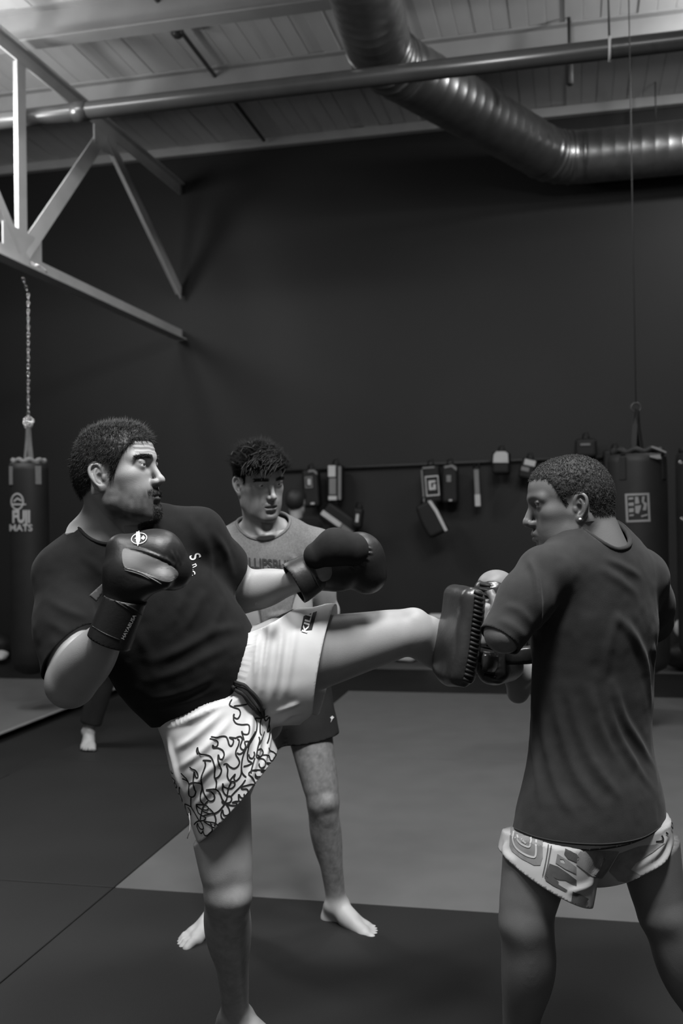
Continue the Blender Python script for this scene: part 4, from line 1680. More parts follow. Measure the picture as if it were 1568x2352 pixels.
for pl, w in (([(238, 1358), (270, 1378), (312, 1402), (326, 1412)], .0022), ([(242, 1364), (270, 1384), (308, 1408)], .0012), ([(208, 1436), (240, 1455), (275, 1470)], .0012)):
    h = S_c.line(spline(pl, 5))
    if len(h) > 2:
        tube('piping', h, w, m_leather, cuff, 6)
V2, T2 = text_px('HAYABUSA', (295, 1440), (5.6, -11.0), (-9.5, -4.8), .012)
Vp, Tp = print_on(S_c, V2, T2, .0018)
pyd('cuff_lettering', Vp, Tp, m_print_white, cuff, False)
V2, T2 = shape2d(loops=[[(205, 1368), (236, 1340), (243, 1352), (222, 1382)]], edge=8)
tabp = np.array([P(x, y, 2.165) for x, y in V2])
tb = pyd('strap_tab', tabp, T2, m_panel, glove_r)
solidify(tb, .004)

# left glove, stretched out towards the partner
gd = 2.50
c0, c1 = P(682, 1336, 2.475), P(722, 1312, 2.485)
prims = [chain([P(728, 1312, gd), P(775, 1300, gd), P(825, 1282, gd + .02)], [.050, .060, .064], (0, 1, 0), .92), cap(P(822, 1272, gd + .03), P(842, 1318, gd + .03), .050, .052)]
lo, hi = bounds([P(690, 1215, gd - .14), P(890, 1385, gd + .12)], .05)
glove_l, V, Q, N = glove('boxing_glove', 'black boxing glove on the outstretched arm in front of the grey T-shirt', prims, None, lo, hi)
S0 = Surf(V, Q)
V = folds(S0, V, N, [([(822, 1236), (832, 1248), (846, 1250)], .003, .004), ([(826, 1252), (842, 1258), (856, 1262)], .003, .004), ([(828, 1266), (845, 1270), (858, 1272)], .003, .004),
                     ([(822, 1280), (840, 1284), (850, 1288)], .003, .0035), ([(815, 1290), (828, 1296), (838, 1304)], .003, .003), ([(800, 1298), (812, 1306), (818, 1316)], .003, .003)])
np_obj('glove_body', V, Q, m_leather, glove_l)
S_g = Surf(V, Q)
F = Field(lo, hi, .0032)
F.put(chain([P(728, 1276, gd - .055), P(768, 1256, gd - .06), P(808, 1262, gd - .045)], [.034, .044, .042], (0, 1, 0), .75), .015)
V, Q = F.mesh()
np_obj('thumb', relax(V, Q, 2), Q, m_suede, glove_l)
F = Field(lo, hi, .0032)
F.put(ell(P(742, 1308, gd - .050), (.026, .014, .030)), .01)
V, Q = F.mesh()
np_obj('palm_grip', V, Q, m_panel, glove_l)
ax = nrm(c1 - c0)
F = Field(*bounds([c0, c1], .09), .0035)
F.put(cap(c0, c1, .056, .050, (0, 1, 0), .9), .01)
V, Q = F.mesh()
V, Q = clip(V, Q, plane_cut(c1 + ax * .006, ax))
V, Q = clip(V, Q, plane_cut(c0 - ax * .010, -ax))
cuff = cloth('cuff', V, Q, m_leather, glove_l, .006)
S_c = Surf(V, Q)
for pl in ([(698, 1272), (704, 1290), (722, 1330), (738, 1352)], [(702, 1268), (709, 1288), (728, 1328)]):
    h = S_c.line(spline(pl, 5))
    if len(h) > 2:
        tube('piping', h, .0016, m_leather, cuff, 6)


# ---------------------------------------------------------------- the coach in the grey T-shirt, behind
m_skin_t = mat('light_skin_coach', 0.31, 0.5, 0.3, 0.08, 14.0, 0.08, 420, attr=True)
m_hair_t = mat('dark_brown_hair', 0.005, 0.6, 0.2)
m_tee_grey = mat('heather_grey_cotton', 0.14, 0.9, 0.1, 0.16, 160, 0.12, 600)
m_tee_print = mat('dark_grey_print', 0.045, 0.9, 0.1)
m_short_black = mat('black_shorts', 0.014, 0.8, 0.15, 0.1, 20)

coach = empty('person', Vector(on_floor(640, 2120)), 'young man in grey T-shirt standing behind the kicker, looking down at the kick', 'person')
Ot = P(594, 1117, 3.46)
yt, ptt = math.radians(-58), math.radians(-14)
Rt = frame((math.cos(yt) * math.cos(ptt), math.sin(yt) * math.cos(ptt), math.sin(ptt)), (-0.10, 0, 1))
nbt = P(604, 1225, 3.50)
skb = Ot + Rt @ np.array((-.035, 0, -.02))
T_sh_r, T_el_r, T_wr_r = P(508, 1262, 3.50), P(505, 1420, 3.56), P(520, 1545, 3.46)
T_sh_l, T_el_l, T_wr_l = P(728, 1258, 3.56), P(750, 1405, 3.64), P(726, 1515, 3.48)
T_hip_r, T_kn_r, T_an_r = P(600, 1580, 3.52), P(532, 1840, 3.42), P(505, 2082, 3.48)
T_hip_l, T_kn_l, T_an_l = P(692, 1580, 3.56), P(742, 1842, 3.46), P(773, 2078, 3.52)
tneck = [(skb, nbt, .054, .062), (P(600, 1205, 3.52), P(522, 1250, 3.52), .042, .046), (P(612, 1205, 3.54), P(712, 1245, 3.57), .042, .046),
         (Ot + Rt @ np.array((-.02, -.05, -.03)), P(612, 1248, 3.43), .015, .012), (Ot + Rt @ np.array((-.02, .05, -.03)), P(622, 1248, 3.43), .015, .012),
         (P(540, 1240, 3.46), P(690, 1240, 3.50), .018, .018)]
lo, hi = bounds([Ot, T_sh_r, T_sh_l, T_el_l, T_an_r, T_an_l, P(430, 2150, 3.3), P(880, 2160, 3.3)], .16)
lo[2] = -.02
FB = Field(lo, hi, .0050)
n_t = nrm((.12, -1, .04))
FB.put(ell(Ot + Rt @ np.array((-.01, 0, .04)), (.07, .06, .07), Rt), .02)
for q in tneck:
    FB.put(cap(*q), .022)
FB.put(chain([P(616, 1285, 3.54), P(622, 1400, 3.55), P(632, 1500, 3.56), P(645, 1570, 3.56)], [.150, .140, .130, .140], n_t, .66), .04)
FB.put(cap(T_sh_r, T_sh_l, .05, .05), .04)
arm(FB, T_sh_r, T_el_r, T_wr_r, s=.98)
arm(FB, T_sh_l, T_el_l, T_wr_l, s=1.0)
hand(FB, T_wr_l, (-.9, -.25, -.5), (-.1, -.3, 1), (-.3, .9, 0), .4)
hand(FB, T_wr_r, (0.10, -.3, -1), (.3, -.9, .2), (1, -.1, 0), .5)
leg(FB, T_hip_r, T_kn_r, T_an_r, np.array((-.25, -1, 0.)), 1.0, 1.0)
leg(FB, T_hip_l, T_kn_l, T_an_l, np.array((.35, -.95, 0.)), 1.0, 1.0)
FB.put(ell(P(646, 1590, 3.58), .105), .05)
foot(FB, T_an_l, np.array((.80, -.62, 0)), (0, 0, 1), np.array((-.62, -.80, 0)), 1.0)
foot(FB, T_an_r, np.array((-.62, -.80, 0)), (0, 0, 1), np.array((.80, -.62, 0)), 1.0)
Vb, Qb = FB.mesh()
Vb = relax(Vb, Qb, 1)
FH = head_field([cap(to_local(q[0], Ot, Rt), to_local(q[1], Ot, Rt), q[2], q[3]) for q in tneck], nose=.92, jaw=.94, wide=.96, eye_open=.55, mouth_open=.0035, lips=1.1)
Vl, Ql = FH.mesh()
Vl = relax(Vl, Ql, 1)
cutp = lerp(skb, nbt, 1.0)
cutn = nrm(skb - nbt)
Vb, Qb = clip(Vb, Qb, plane_cut(cutp, cutn, Ot, .40))
Vl, Ql = clip(Vl, Ql, plane_cut(to_local(cutp, Ot, Rt), -(cutn @ Rt)))
hair_line_t = [-.04, -.04, -.035, -.02, .004, .034, .040, .016, .018, .050, .064, .074, .078, .078]
hm_t = hair_mask(Vl, hair_line_t, .010)
tint_h = skin_tint(Vl, .34, .30, .70, .74, 3) * (1 - .75 * hm_t)
BV, BQ = merge((Vb, Qb), (place(Vl, Ot, Rt), Ql))
leg_tint = np.clip((.88 - Vb[:, 2]) / .1, 0, 1) * np.clip((Vb[:, 2] - .07) / .06, 0, 1) * (.52 + .10 * vnoise(Vb, 70, 3) + .10 * vnoise(Vb, 160, 4))  # legs tinted darker from the hips down, finely mottled, feet left plain
btint = np.concatenate([1 - np.clip(leg_tint, 0, .7), tint_h])
HM = np.concatenate([np.ones(len(Vb), bool), Vl[:, 2] < -.115])
add_eyes(None, Ot, Rt, coach, (.93, .05, -.30))


def flow_t(p, n):
    d = n * .55 + np.array((.55, -.30, -.10)) + .35 * np.stack([vnoise(p, 40, 1), vnoise(p, 40, 2), vnoise(p, 40, 3)], 1)
    low = np.clip((.06 - p[:, 2]) / .04, 0, 1)[:, None]
    d = d * (1 - low) + (n * .4 + np.array((-.2, 0, -.8))) * low
    return d / np.linalg.norm(d, axis=1)[:, None]


hair_shell('hair', Vl, Ql, hm_t, Ot, Rt, .0025 + .026 * np.clip((Vl[:, 2] - .035) / .05, 0, 1) * (1 + .25 * vnoise(Vl, 45, 9)), m_hair_t, coach, 12000, lambda p: .007 + .026 * np.clip((p[:, 2] - .05) / .035, 0, 1), .00065, flow_t, 11, .18, .16)


def locks(V, Q, mask, n, O, R, parent, mm, seed=4):
    """tousled locks combed forward and to the side"""
    r_ = np.random.default_rng(seed)
    N = vnormals(V, Q)
    f, p = scatter(V, Q, mask, n, seed)
    nn = N[Q[f]].mean(1)
    out = []
    for i in range(n):
        fl = nrm(np.array((.62, -.60, .12)) + .22 * r_.standard_normal(3))
        fl = nrm(fl - nn[i] * (fl @ nn[i]) * .8)
        L = .034 + .022 * r_.random()
        a_ = p[i] + nn[i] * .012
        b_ = a_ + nn[i] * .012 + fl * L * .45
        c_ = b_ + fl * L * .75 - nn[i] * .006 + np.array((0, 0, -.004))
        w0 = .0030 + .0014 * r_.random()
        out.append(tube_np(spline([a_, b_, c_], 4), np.array([.7, .95, 1, 1, .95, .85, .70, .45, .12]) * w0, 5))
    Vp, Tp = join_parts(out)
    pyd('fringe', place(Vp, O, R), Tp, mm, parent)


locks(Vl, Ql, np.clip((Vl[:, 2] - .072) / .02, 0, 1) * hm_t * (.12 + 3.0 * (Vl[:, 0] > .045)), 260, Ot, Rt, coach, m_hair_t)
zb = .0440 - 6.0 * (np.abs(Vl[:, 1]) - .03) ** 2
wb = (np.abs(Vl[:, 2] - zb) < .0050) * (np.abs(Vl[:, 1]) > .012) * (np.abs(Vl[:, 1]) < .055) * (Vl[:, 0] > .05) * 1.0
for sd in (1, -1):
    f, pts = scatter(Vl, Ql, wb * (Vl[:, 1] * sd > 0), 260, 5)
    n = vnormals(Vl, Ql)[Ql[f]].mean(1)
    d = n * .35 + np.stack([-.5 * np.ones(len(f)), np.sign(pts[:, 1]) * .7, .12 * np.ones(len(f))], 1)
    Vt, Qt = strands(Vl, None, pts, n, d, .009, .0005, .12, 8)
    quads_to_obj('eyebrow', place(Vt, Ot, Rt), Qt, m_hair, coach)

lo, hi = bounds([P(490, 1200, 3.4), P(780, 1200, 3.7), P(490, 1560, 3.4), P(780, 1560, 3.7)], .14)
FS = Field(lo, hi, .0055)
cuts = []
FS.put(cap(P(596, 1222, 3.54), P(512, 1258, 3.52), .055, .062), .03)
FS.put(cap(P(612, 1220, 3.55), P(722, 1254, 3.58), .055, .062), .03)
FS.put(chain([P(616, 1280, 3.55), P(622, 1400, 3.56), P(632, 1500, 3.57), P(636, 1580, 3.57)], [.165, .160, .152, .156], n_t, .70), .05)
FS.put(cap(T_sh_r, lerp(T_sh_r, T_el_r, .5), .066, .074), .03)
FS.put(cap(T_sh_l, lerp(T_sh_l, T_el_l, .22), .066, .068), .03)
V, Q = FS.mesh()
V = relax(V, Q, 3)
cuts.append(plane_cut(P(640, 1530, 3.5), (0, 0, -1)))
cuts.append(plane_cut(lerp(T_sh_l, T_el_l, .34), T_el_l - T_sh_l, T_el_l, .22))
cuts.append(plane_cut(lerp(T_sh_r, T_el_r, .50), T_el_r - T_sh_r, T_el_r, .20))
axn = nrm((skb - nbt) + np.array((.0, -.060, 0)))
ncx = P(603, 1180, 3.49)
cuts.append(neckhole(ncx, axn, .102, 1.0))
V, Q = cut_all(V, Q, cuts)
BV = tuck(BV, FS, cuts, HM, skip=[(T_el_l, T_wr_l, .05), (T_el_r, T_wr_r, .05)])
FSH, CSH = FS, cuts
N = vnormals(V, Q)
S0 = Surf(V, Q)
V = folds(S0, V, N, [([(690, 1260), (705, 1290), (712, 1320)], .010, .006), ([(660, 1270), (690, 1300), (700, 1330)], .009, .005), ([(640, 1290), (665, 1310)], .008, .004),
                     ([(530, 1270), (545, 1300)], .010, .004), ([(520, 1230), (540, 1260)], .009, .004), ([(690, 1190), (705, 1220)], .008, .004), ([(675, 1185), (690, 1215)], .008, .003),
                     ([(590, 1420), (650, 1410), (710, 1380)], .010, .006), ([(600, 1440), (660, 1425), (716, 1400)], .010, .005)])
V = V + N * (.0018 * vnoise(V, 18, 1) + .0008 * vnoise(V, 45, 2))[:, None]
tee_t = cloth('t_shirt', V, Q, m_tee_grey, coach, .003)
S_tt = Surf(V, Q)
collar(S_tt, ncx, axn, .102, 1.0, .0055, m_tee_grey, tee_t)
V2, T2 = text_px('PHILLIPSBURG', (612, 1297), (25.0, 1.8), (-1.4, -33), .028)
Vp, Tp = print_on(S_tt, V2, T2, .0020)
pyd('chest_lettering', Vp, Tp, m_tee_print, tee_t, False)

lo, hi = bounds([P(560, 1500, 3.3), P(790, 1500, 3.7), P(540, 1740, 3.3), P(790, 1740, 3.7)], .12)
FS = Field(lo, hi, .0055)
cuts = []
FS.put(cap(P(636, 1500, 3.57), P(646, 1580, 3.57), .146, .152, n_t, .74), .03)
FS.put(cap(T_hip_r, P(568, 1730, 3.48), .112, .116), .03)
FS.put(cap(T_hip_l, P(722, 1730, 3.52), .105, .098), .03)
V, Q = FS.mesh()
V = relax(V, Q, 2)
cuts.append(plane_cut(P(722, 1704, 3.45), (.18, 0, -1), P(730, 1740, 3.5), .22))
cuts.append(plane_cut(P(568, 1712, 3.45), (-.18, 0, -1), P(562, 1740, 3.5), .22))
cuts.append(plane_cut(P(640, 1490, 3.5), (0, 0, 1)))
V, Q = cut_all(V, Q, cuts)
BV = tuck(BV, FS, cuts, len(Vb), skip=[(T_el_l, T_wr_l, .075), (T_wr_l, T_wr_l + np.array((-.15, -.05, -.08)), .06)])
V = tuck(V, FSH, CSH, None, .007, .06)
np_obj('body', BV, BQ, m_skin_t, coach, btint)
N = vnormals(V, Q)
V = V + N * (.003 * vnoise(V, 20, 7))[:, None]
so = cloth('shorts', V, Q, m_short_black, coach, .002)
S_s = Surf(V, Q)
V2, T2 = shape2d(loops=[[(757, 1648), (762, 1644), (766, 1648), (762, 1652), (758, 1660), (760, 1652)]], edge=4)
Vp, Tp = print_on(S_s, V2, T2, .002)
pyd('small_emblem', Vp, Tp, m_print_white, so, False)


# ---------------------------------------------------------------- the pad holder, seen from behind
m_skin_r = mat('brown_skin', 0.105, 0.46, 0.4, 0.08, 14.0, 0.07, 420, attr=True)
m_hair_r = mat('cropped_black_hair', 0.022, 0.75, 0.3)
m_tee_dark = mat('charcoal_cotton', 0.027, 0.92, 0.1, 0.08, 30, 0.15, 600, sheen=0.05)
m_short_pale = mat('pale_grey_shorts', 0.30, 0.8, 0.15, 0.12, 9)
m_short_mid = mat('mid_grey_shorts_print', 0.15, 0.8, 0.15, 0.22, 30)
m_short_deep = mat('deep_grey_shorts_print', 0.055, 0.8, 0.15, 0.2, 30)
m_stud = mat('clear_stud', 0.7, 0.08, 0.9)

holder = empty('person', Vector(on_floor(1330, 2520)), 'man with cropped hair in charcoal tee seen from behind, holding pads for the kick', 'person')
Or = P(1311, 1172, 2.46)
yr, pr_ = math.radians(180 - 3), math.radians(-8)
Rr = frame((math.cos(yr) * math.cos(pr_), math.sin(yr) * math.cos(pr_), math.sin(pr_)), (0.03, 0, 1))
nbr = P(1382, 1272, 2.44)
skr = Or + Rr @ np.array((-.040, 0, -.015))
R_sh_l, R_el_l, R_wr_l = P(1246, 1318, 2.35), P(1156, 1456, 2.28), P(1146, 1404, 2.47)
R_sh_r, R_el_r, R_wr_r = P(1472, 1330, 2.56), P(1478, 1440, 2.74), P(1250, 1430, 2.72)
R_hip_l, R_kn_l, R_an_l = P(1274, 1760, 2.40), P(1206, 2120, 2.33), P(1190, 2440, 2.44)
R_hip_r, R_kn_r, R_an_r = P(1448, 1760, 2.50), P(1520, 2100, 2.44), P(1648, 2432, 2.52)
rneck = [(skr, nbr, .056, .066), (P(1366, 1284, 2.44), P(1262, 1312, 2.36), .040, .044), (P(1392, 1286, 2.46), P(1462, 1318, 2.54), .042, .046),
         (Or + Rr @ np.array((-.022, .052, -.03)), P(1300, 1262, 2.42), .016, .014)]
lo, hi = bounds([Or, R_sh_l, R_el_l, R_wr_l, R_el_r, R_wr_r, R_an_l, R_an_r], .20)
lo[2] = -.02
FB = Field(lo, hi, .0055)
n_r = nrm((-.60, .80, 0))
FB.put(ell(Or + Rr @ np.array((-.01, 0, .04)), (.07, .06, .07), Rr), .02)
for q in rneck:
    FB.put(cap(*q), .022)
FB.put(chain([P(1362, 1340, 2.46), P(1360, 1500, 2.47), P(1358, 1640, 2.47), P(1362, 1760, 2.46)], [.155, .145, .130, .145], n_r, .66), .04)
FB.put(cap(R_sh_l, R_sh_r, .055, .055), .04)
arm(FB, R_sh_l, R_el_l, R_wr_l, s=.93)
arm(FB, R_sh_r, R_el_r, R_wr_r, s=1.0)
hand(FB, R_wr_l, (-.05, .9, -.1), (0, .1, 1), (-1, -.1, 0), .9, .9)
hand(FB, R_wr_r, (-1, .1, .1), (0, .1, 1), (0, 1, 0), .9)
leg(FB, R_hip_l, R_kn_l, R_an_l, np.array((-.62, .78, 0.)), 1.10, 1.10)
leg(FB, R_hip_r, R_kn_r, R_an_r, np.array((.20, .98, 0.)), 1.04, 1.06)
FB.put(ell(P(1366, 1790, 2.44), (.13, .11, .11)), .05)
foot(FB, R_an_l, np.array((-.62, .78, 0)), (0, 0, 1), np.array((.78, .62, 0)), 1.0)
foot(FB, R_an_r, np.array((.20, .98, 0)), (0, 0, 1), np.array((-.98, .2, 0)), 1.0)
Vb, Qb = FB.mesh()
Vb = relax(Vb, Qb, 2)
FH = head_field([cap(to_local(q[0], Or, Rr), to_local(q[1], Or, Rr), q[2], q[3]) for q in rneck], nose=1.22, jaw=.98, wide=.97, eye_open=.12, lid=.88, lips=1.45, brow=.95, chin=.95)
Vl, Ql = FH.mesh()
Vl = relax(Vl, Ql, 1)
cutp = lerp(skr, nbr, 1.02)
cutn = nrm(skr - nbr)
Vb, Qb = clip(Vb, Qb, plane_cut(cutp, cutn, Or, .42))
Vl, Ql = clip(Vl, Ql, plane_cut(to_local(cutp, Or, Rr), -(cutn @ Rr)))
hair_line_r = [-.028, -.026, -.024, -.020, -.01, .028, .034, .012, .016, .040, .068, .084, .088, .088]
hm_r = hair_mask(Vl, hair_line_r, .016)
tint_h = skin_tint(Vl, .12, .10, .45, .72, 6) * (1 - .72 * hm_r)
BV, BQ = merge((Vb, Qb), (place(Vl, Or, Rr), Ql))
btint = np.concatenate([np.ones(len(Vb)), tint_h])
HM = np.concatenate([np.ones(len(Vb), bool), Vl[:, 2] < -.115])
add_eyes(None, Or, Rr, holder, (.93, -.05, -.35), .0112)


def flow_r(p, n):
    d = n * 1.0 + np.array((.25, 0, -.2))
    return d / np.linalg.norm(d, axis=1)[:, None]


hair_shell('hair', Vl, Ql, np.where(hm_r > .25, hm_r, 0), Or, Rr, .0042, m_hair_r, holder, 11000, .0036, .00055, flow_r, 21, .35, .5)
# ear stud
e = Or + Rr @ np.array((-.004, .0795, -.0235))
F = Field(e - .008, e + .008, .0008)
F.put(ell(e, .0036), .001)
V, Q = F.mesh()
np_obj('ear_stud', V, Q, m_stud, holder)

# charcoal T-shirt
lo, hi = bounds([P(1130, 1220, 2.3), P(1560, 1220, 2.7), P(1130, 1980, 2.3), P(1560, 1980, 2.7)], .14)
FS = Field(lo, hi, .0048)
cuts = []
FS.put(cap(P(1348, 1290, 2.44), P(1262, 1312, 2.36), .054, .058), .03)
FS.put(cap(P(1392, 1298, 2.46), P(1466, 1326, 2.55), .054, .066), .03)
FS.put(chain([P(1362, 1345, 2.47), P(1366, 1440, 2.48), P(1362, 1600, 2.48), P(1356, 1720, 2.47), P(1360, 1820, 2.46), P(1357, 1920, 2.46), P(1357, 2000, 2.46)],
             [.178, .180, .170, .166, .190, .218, .226], n_r, .66), .05)
FS.put(chain([R_sh_l, lerp(R_sh_l, R_el_l, .45), lerp(R_sh_l, R_el_l, 1.15)], [.062, .060, .050]), .03)
FS.put(chain([R_sh_r, lerp(R_sh_r, R_el_r, .5), lerp(R_sh_r, R_el_r, 1.0)], [.068, .076, .082]), .03)
V, Q = FS.mesh()
V = relax(V, Q, 3)


def hem_r(X):
    base = P(1357, 1948, 2.3)
    q = X - np.array(base)
    side = q @ nrm((.80, .60, 0))
    return -q[:, 2] + 1.5 * np.clip(side, -.3, 0) ** 2 + .25 * np.clip(side, 0, .3) ** 2


cuts.append(lambda X: np.where(X[:, 2] < P(1357, 1800, 2.46)[2], hem_r(X), -1.0))
cuts.append(near_axis(lerp(R_sh_l, R_el_l, 1.10), R_el_l - R_sh_l, R_sh_l, R_el_l, .10))
cuts.append(near_axis(lerp(R_sh_r, R_el_r, .85), R_el_r - R_sh_r, R_sh_r, R_el_r, .11))
axr = nrm((skr - nbr) + np.array((-.01, .030, 0)))
ncr = P(1374, 1232, 2.44)
cuts.append(neckhole(ncr, axr, .079, 1.0))
V, Q = cut_all(V, Q, cuts)
BV = tuck(BV, FS, cuts, HM, skip=[(R_el_l, R_wr_l, .045), (R_el_r, R_wr_r, .045)])
BV = tuck(BV, FS, cuts, (BV[:, 2] < 1.02) & (np.arange(len(BV)) < len(Vb)), .011, .14)
FSH, CSH = FS, cuts
N = vnormals(V, Q)
S0 = Surf(V, Q)
V = folds(S0, V, N, [(p_, w_ * 1.1, a_ * .8) for p_, w_, a_ in [
    ([(1400, 1410), (1440, 1440), (1475, 1500), (1490, 1580), (1500, 1650)], .013, .011), ([(1405, 1550), (1430, 1640), (1470, 1710), (1520, 1790)], .012, .011),
    ([(1390, 1560), (1410, 1660), (1450, 1740), (1510, 1830)], .012, .009), ([(1300, 1560), (1330, 1680), (1380, 1780), (1440, 1850)], .014, .010),
    ([(1270, 1560), (1290, 1680), (1330, 1790), (1390, 1870)], .013, .010), ([(1240, 1600), (1255, 1720), (1285, 1820), (1330, 1890)], .012, .009),
    ([(1222, 1640), (1228, 1750), (1240, 1850)], .011, .008), ([(1350, 1560), (1375, 1660), (1420, 1760)], .013, .008),
    ([(1380, 1280), (1430, 1300), (1480, 1330)], .010, .005), ([(1370, 1300), (1420, 1330), (1470, 1370)], .012, .005),
    ([(1198, 1262), (1220, 1292), (1233, 1340), (1238, 1410), (1236, 1450)], .009, .016), ([(1420, 1400), (1400, 1480), (1395, 1560)], .014, .006), ([(1500, 1480), (1505, 1560), (1500, 1640)], .010, .008),
    ([(1150, 1390), (1190, 1400), (1230, 1440)], .010, .005), ([(1140, 1420), (1180, 1440), (1220, 1480)], .010, .005)]])
V = V + N * (.0018 * vnoise(V, 16, 1) + .0009 * vnoise(V, 45, 2))[:, None]
tee_r = cloth('t_shirt', V, Q, m_tee_dark, holder, .003)
S_tr = Surf(V, Q)
collar(S_tr, ncr, axr, .079, 1.0, .0058, m_tee_dark, tee_r)
h = S_tr.line(spline([(1172, 1898), (1230, 1922), (1310, 1936), (1400, 1938), (1480, 1922), (1540, 1880)], 8))
if len(h) > 3:
    tube('hem_seam', h, .0016, m_tee_dark, tee_r, 6)

# printed shorts
lo, hi = bounds([P(1140, 1780, 2.2), P(1570, 1780, 2.7), P(1140, 2110, 2.2), P(1570, 2110, 2.7)], .12)
FS = Field(lo, hi, .0050)
cuts = []
FS.put(cap(P(1360, 1760, 2.46), P(1362, 1850, 2.46), .165, .176, n_r, .70), .03)
FS.put(cap(P(1290, 1850, 2.41), P(1238, 2060, 2.36), .118, .122), .03)
FS.put(cap(P(1436, 1850, 2.48), P(1452, 2060, 2.46), .104, .112), .03)
V, Q = FS.mesh()
V = relax(V, Q, 2)
cuts.append(plane_cut(P(1232, 2018, 2.30), (-.50, .02, -.87), P(1232, 2060, 2.36), .24))
cuts.append(plane_cut(P(1478, 2010, 2.36), (.42, .02, -.90), P(1482, 2060, 2.46), .22))
cuts.append(plane_cut(P(1360, 1780, 2.4), (0, 0, 1)))
V, Q = cut_all(V, Q, cuts)
BV = tuck(BV, FS, cuts, len(Vb))
V = tuck(V, FSH, CSH, None, .007, .045)
np_obj('body', BV, BQ, m_skin_r, holder, btint)
N = vnormals(V, Q)
S0 = Surf(V, Q)
V = folds(S0, V, N, [([(1470, 2010), (1520, 1980), (1545, 1930)], .009, .008), ([(1440, 2000), (1500, 1970), (1540, 1910)], .009, .006), ([(1350, 2030), (1375, 1990), (1385, 1960)], .009, .007),
                     ([(1165, 1930), (1160, 1960), (1185, 1985)], .009, .008), ([(1300, 2050), (1340, 2040), (1370, 2020)], .008, .006)])
V = V + N * (.0025 * vnoise(V, 20, 9))[:, None]
sh_r = cloth('shorts', V, Q, m_short_pale, holder, .002)
S_rs = Surf(V, Q)
SX, SY, SS = 1130, 1880, 3.58
mid, deep, pale = [], [], []


def put_shape(lst, loops, off=.0016):
    V2, T2 = shape2d(loops=[cr(l, SX, SY, SS) for l in loops], edge=7)
    lst.append(print_on(S_rs, V2, T2, off))


put_shape(mid, [[(150, 60), (415, 150), (415, 320), (395, 385), (345, 385), (240, 330), (165, 270), (145, 220)]], .0014)
put_shape(mid, [[(535, 290), (620, 345), (690, 400), (690, 455), (600, 415), (520, 365)], [(556, 332), (585, 335), (598, 358), (592, 372), (560, 360)]])
put_shape(deep, [[(470, 370), (540, 395), (620, 450), (690, 505), (690, 550), (600, 505), (540, 500), (500, 480), (545, 520), (540, 560), (500, 535), (440, 470)]])
put_shape(mid, [[(700, 300), (720, 270), (960, 265), (1040, 270), (940, 440), (900, 490), (840, 490), (690, 380)]])
put_shape(deep, [[(600, 250), (690, 290), (720, 330), (690, 360), (620, 330), (590, 290)]])
put_shape(mid, [[(960, 430), (1040, 290), (1200, 230), (1420, 200), (1330, 270), (1180, 370), (1140, 420), (1210, 460), (1240, 510), (1150, 535), (1040, 515)]])
put_shape(deep, [[(660, 600), (720, 620), (790, 660), (760, 705), (690, 710), (640, 735), (650, 650)]])
put_shape(deep, [[(430, 480), (480, 500), (540, 540), (620, 590), (600, 600), (500, 550), (440, 510)]])
stitch_ = [ribbon(S_rs, cr(l, SX, SY, SS), .0042, .0028, 5, False) for l in ([(175, 110), (175, 180), (200, 240), (260, 290), (330, 318), (360, 300), (362, 180)], [(205, 140), (215, 180), (250, 215), (305, 235), (318, 200), (318, 160)], [(240, 175), (262, 190), (282, 205)])]
seam = [ribbon(S_rs, cr(l, SX, SY, SS), .0022, .0026, 5, False) for l in ([(462, 220), (450, 300), (435, 380), (415, 470)], [(485, 230), (470, 310), (455, 390), (432, 480)])]
blk = [ribbon(S_rs, cr(l, SX, SY, SS), .0050, .0026, 5, False) for l in ([(1340, 190), (1370, 190), (1395, 185), (1400, 165), (1385, 140)], [(1420, 115), (1440, 130)], [(1468, 45), (1480, 30), (1488, 60), (1475, 80), (1464, 60)])]
for nm, ls, mm in [('letter_print', [q], m_short_mid) for q in mid] + [('dark_print', [q], m_short_deep) for q in deep] + [('print_outline', stitch_, m_short_pale), ('seam', seam, m_short_deep), ('black_lettering', blk, m_print_black)]:
    Vp, Tp = join_parts(ls)
    if len(Tp):
        pyd(nm, Vp, Tp, mm, sh_r, False)

# ---------------------------------------------------------------- the two kick pads
m_pad = mat('black_pad_leather', 0.022, 0.30, 0.5, 0.12, 12, 0.12, 90)
m_pad_grey = mat('grey_pad_leather', 0.22, 0.5, 0.3, 0.1, 12)
m_pad_pale = mat('pale_pad_leather', 0.15, 0.5, 0.3, 0.1, 12)
m_lace = mat('black_lace', 0.012, 0.6, 0.2)


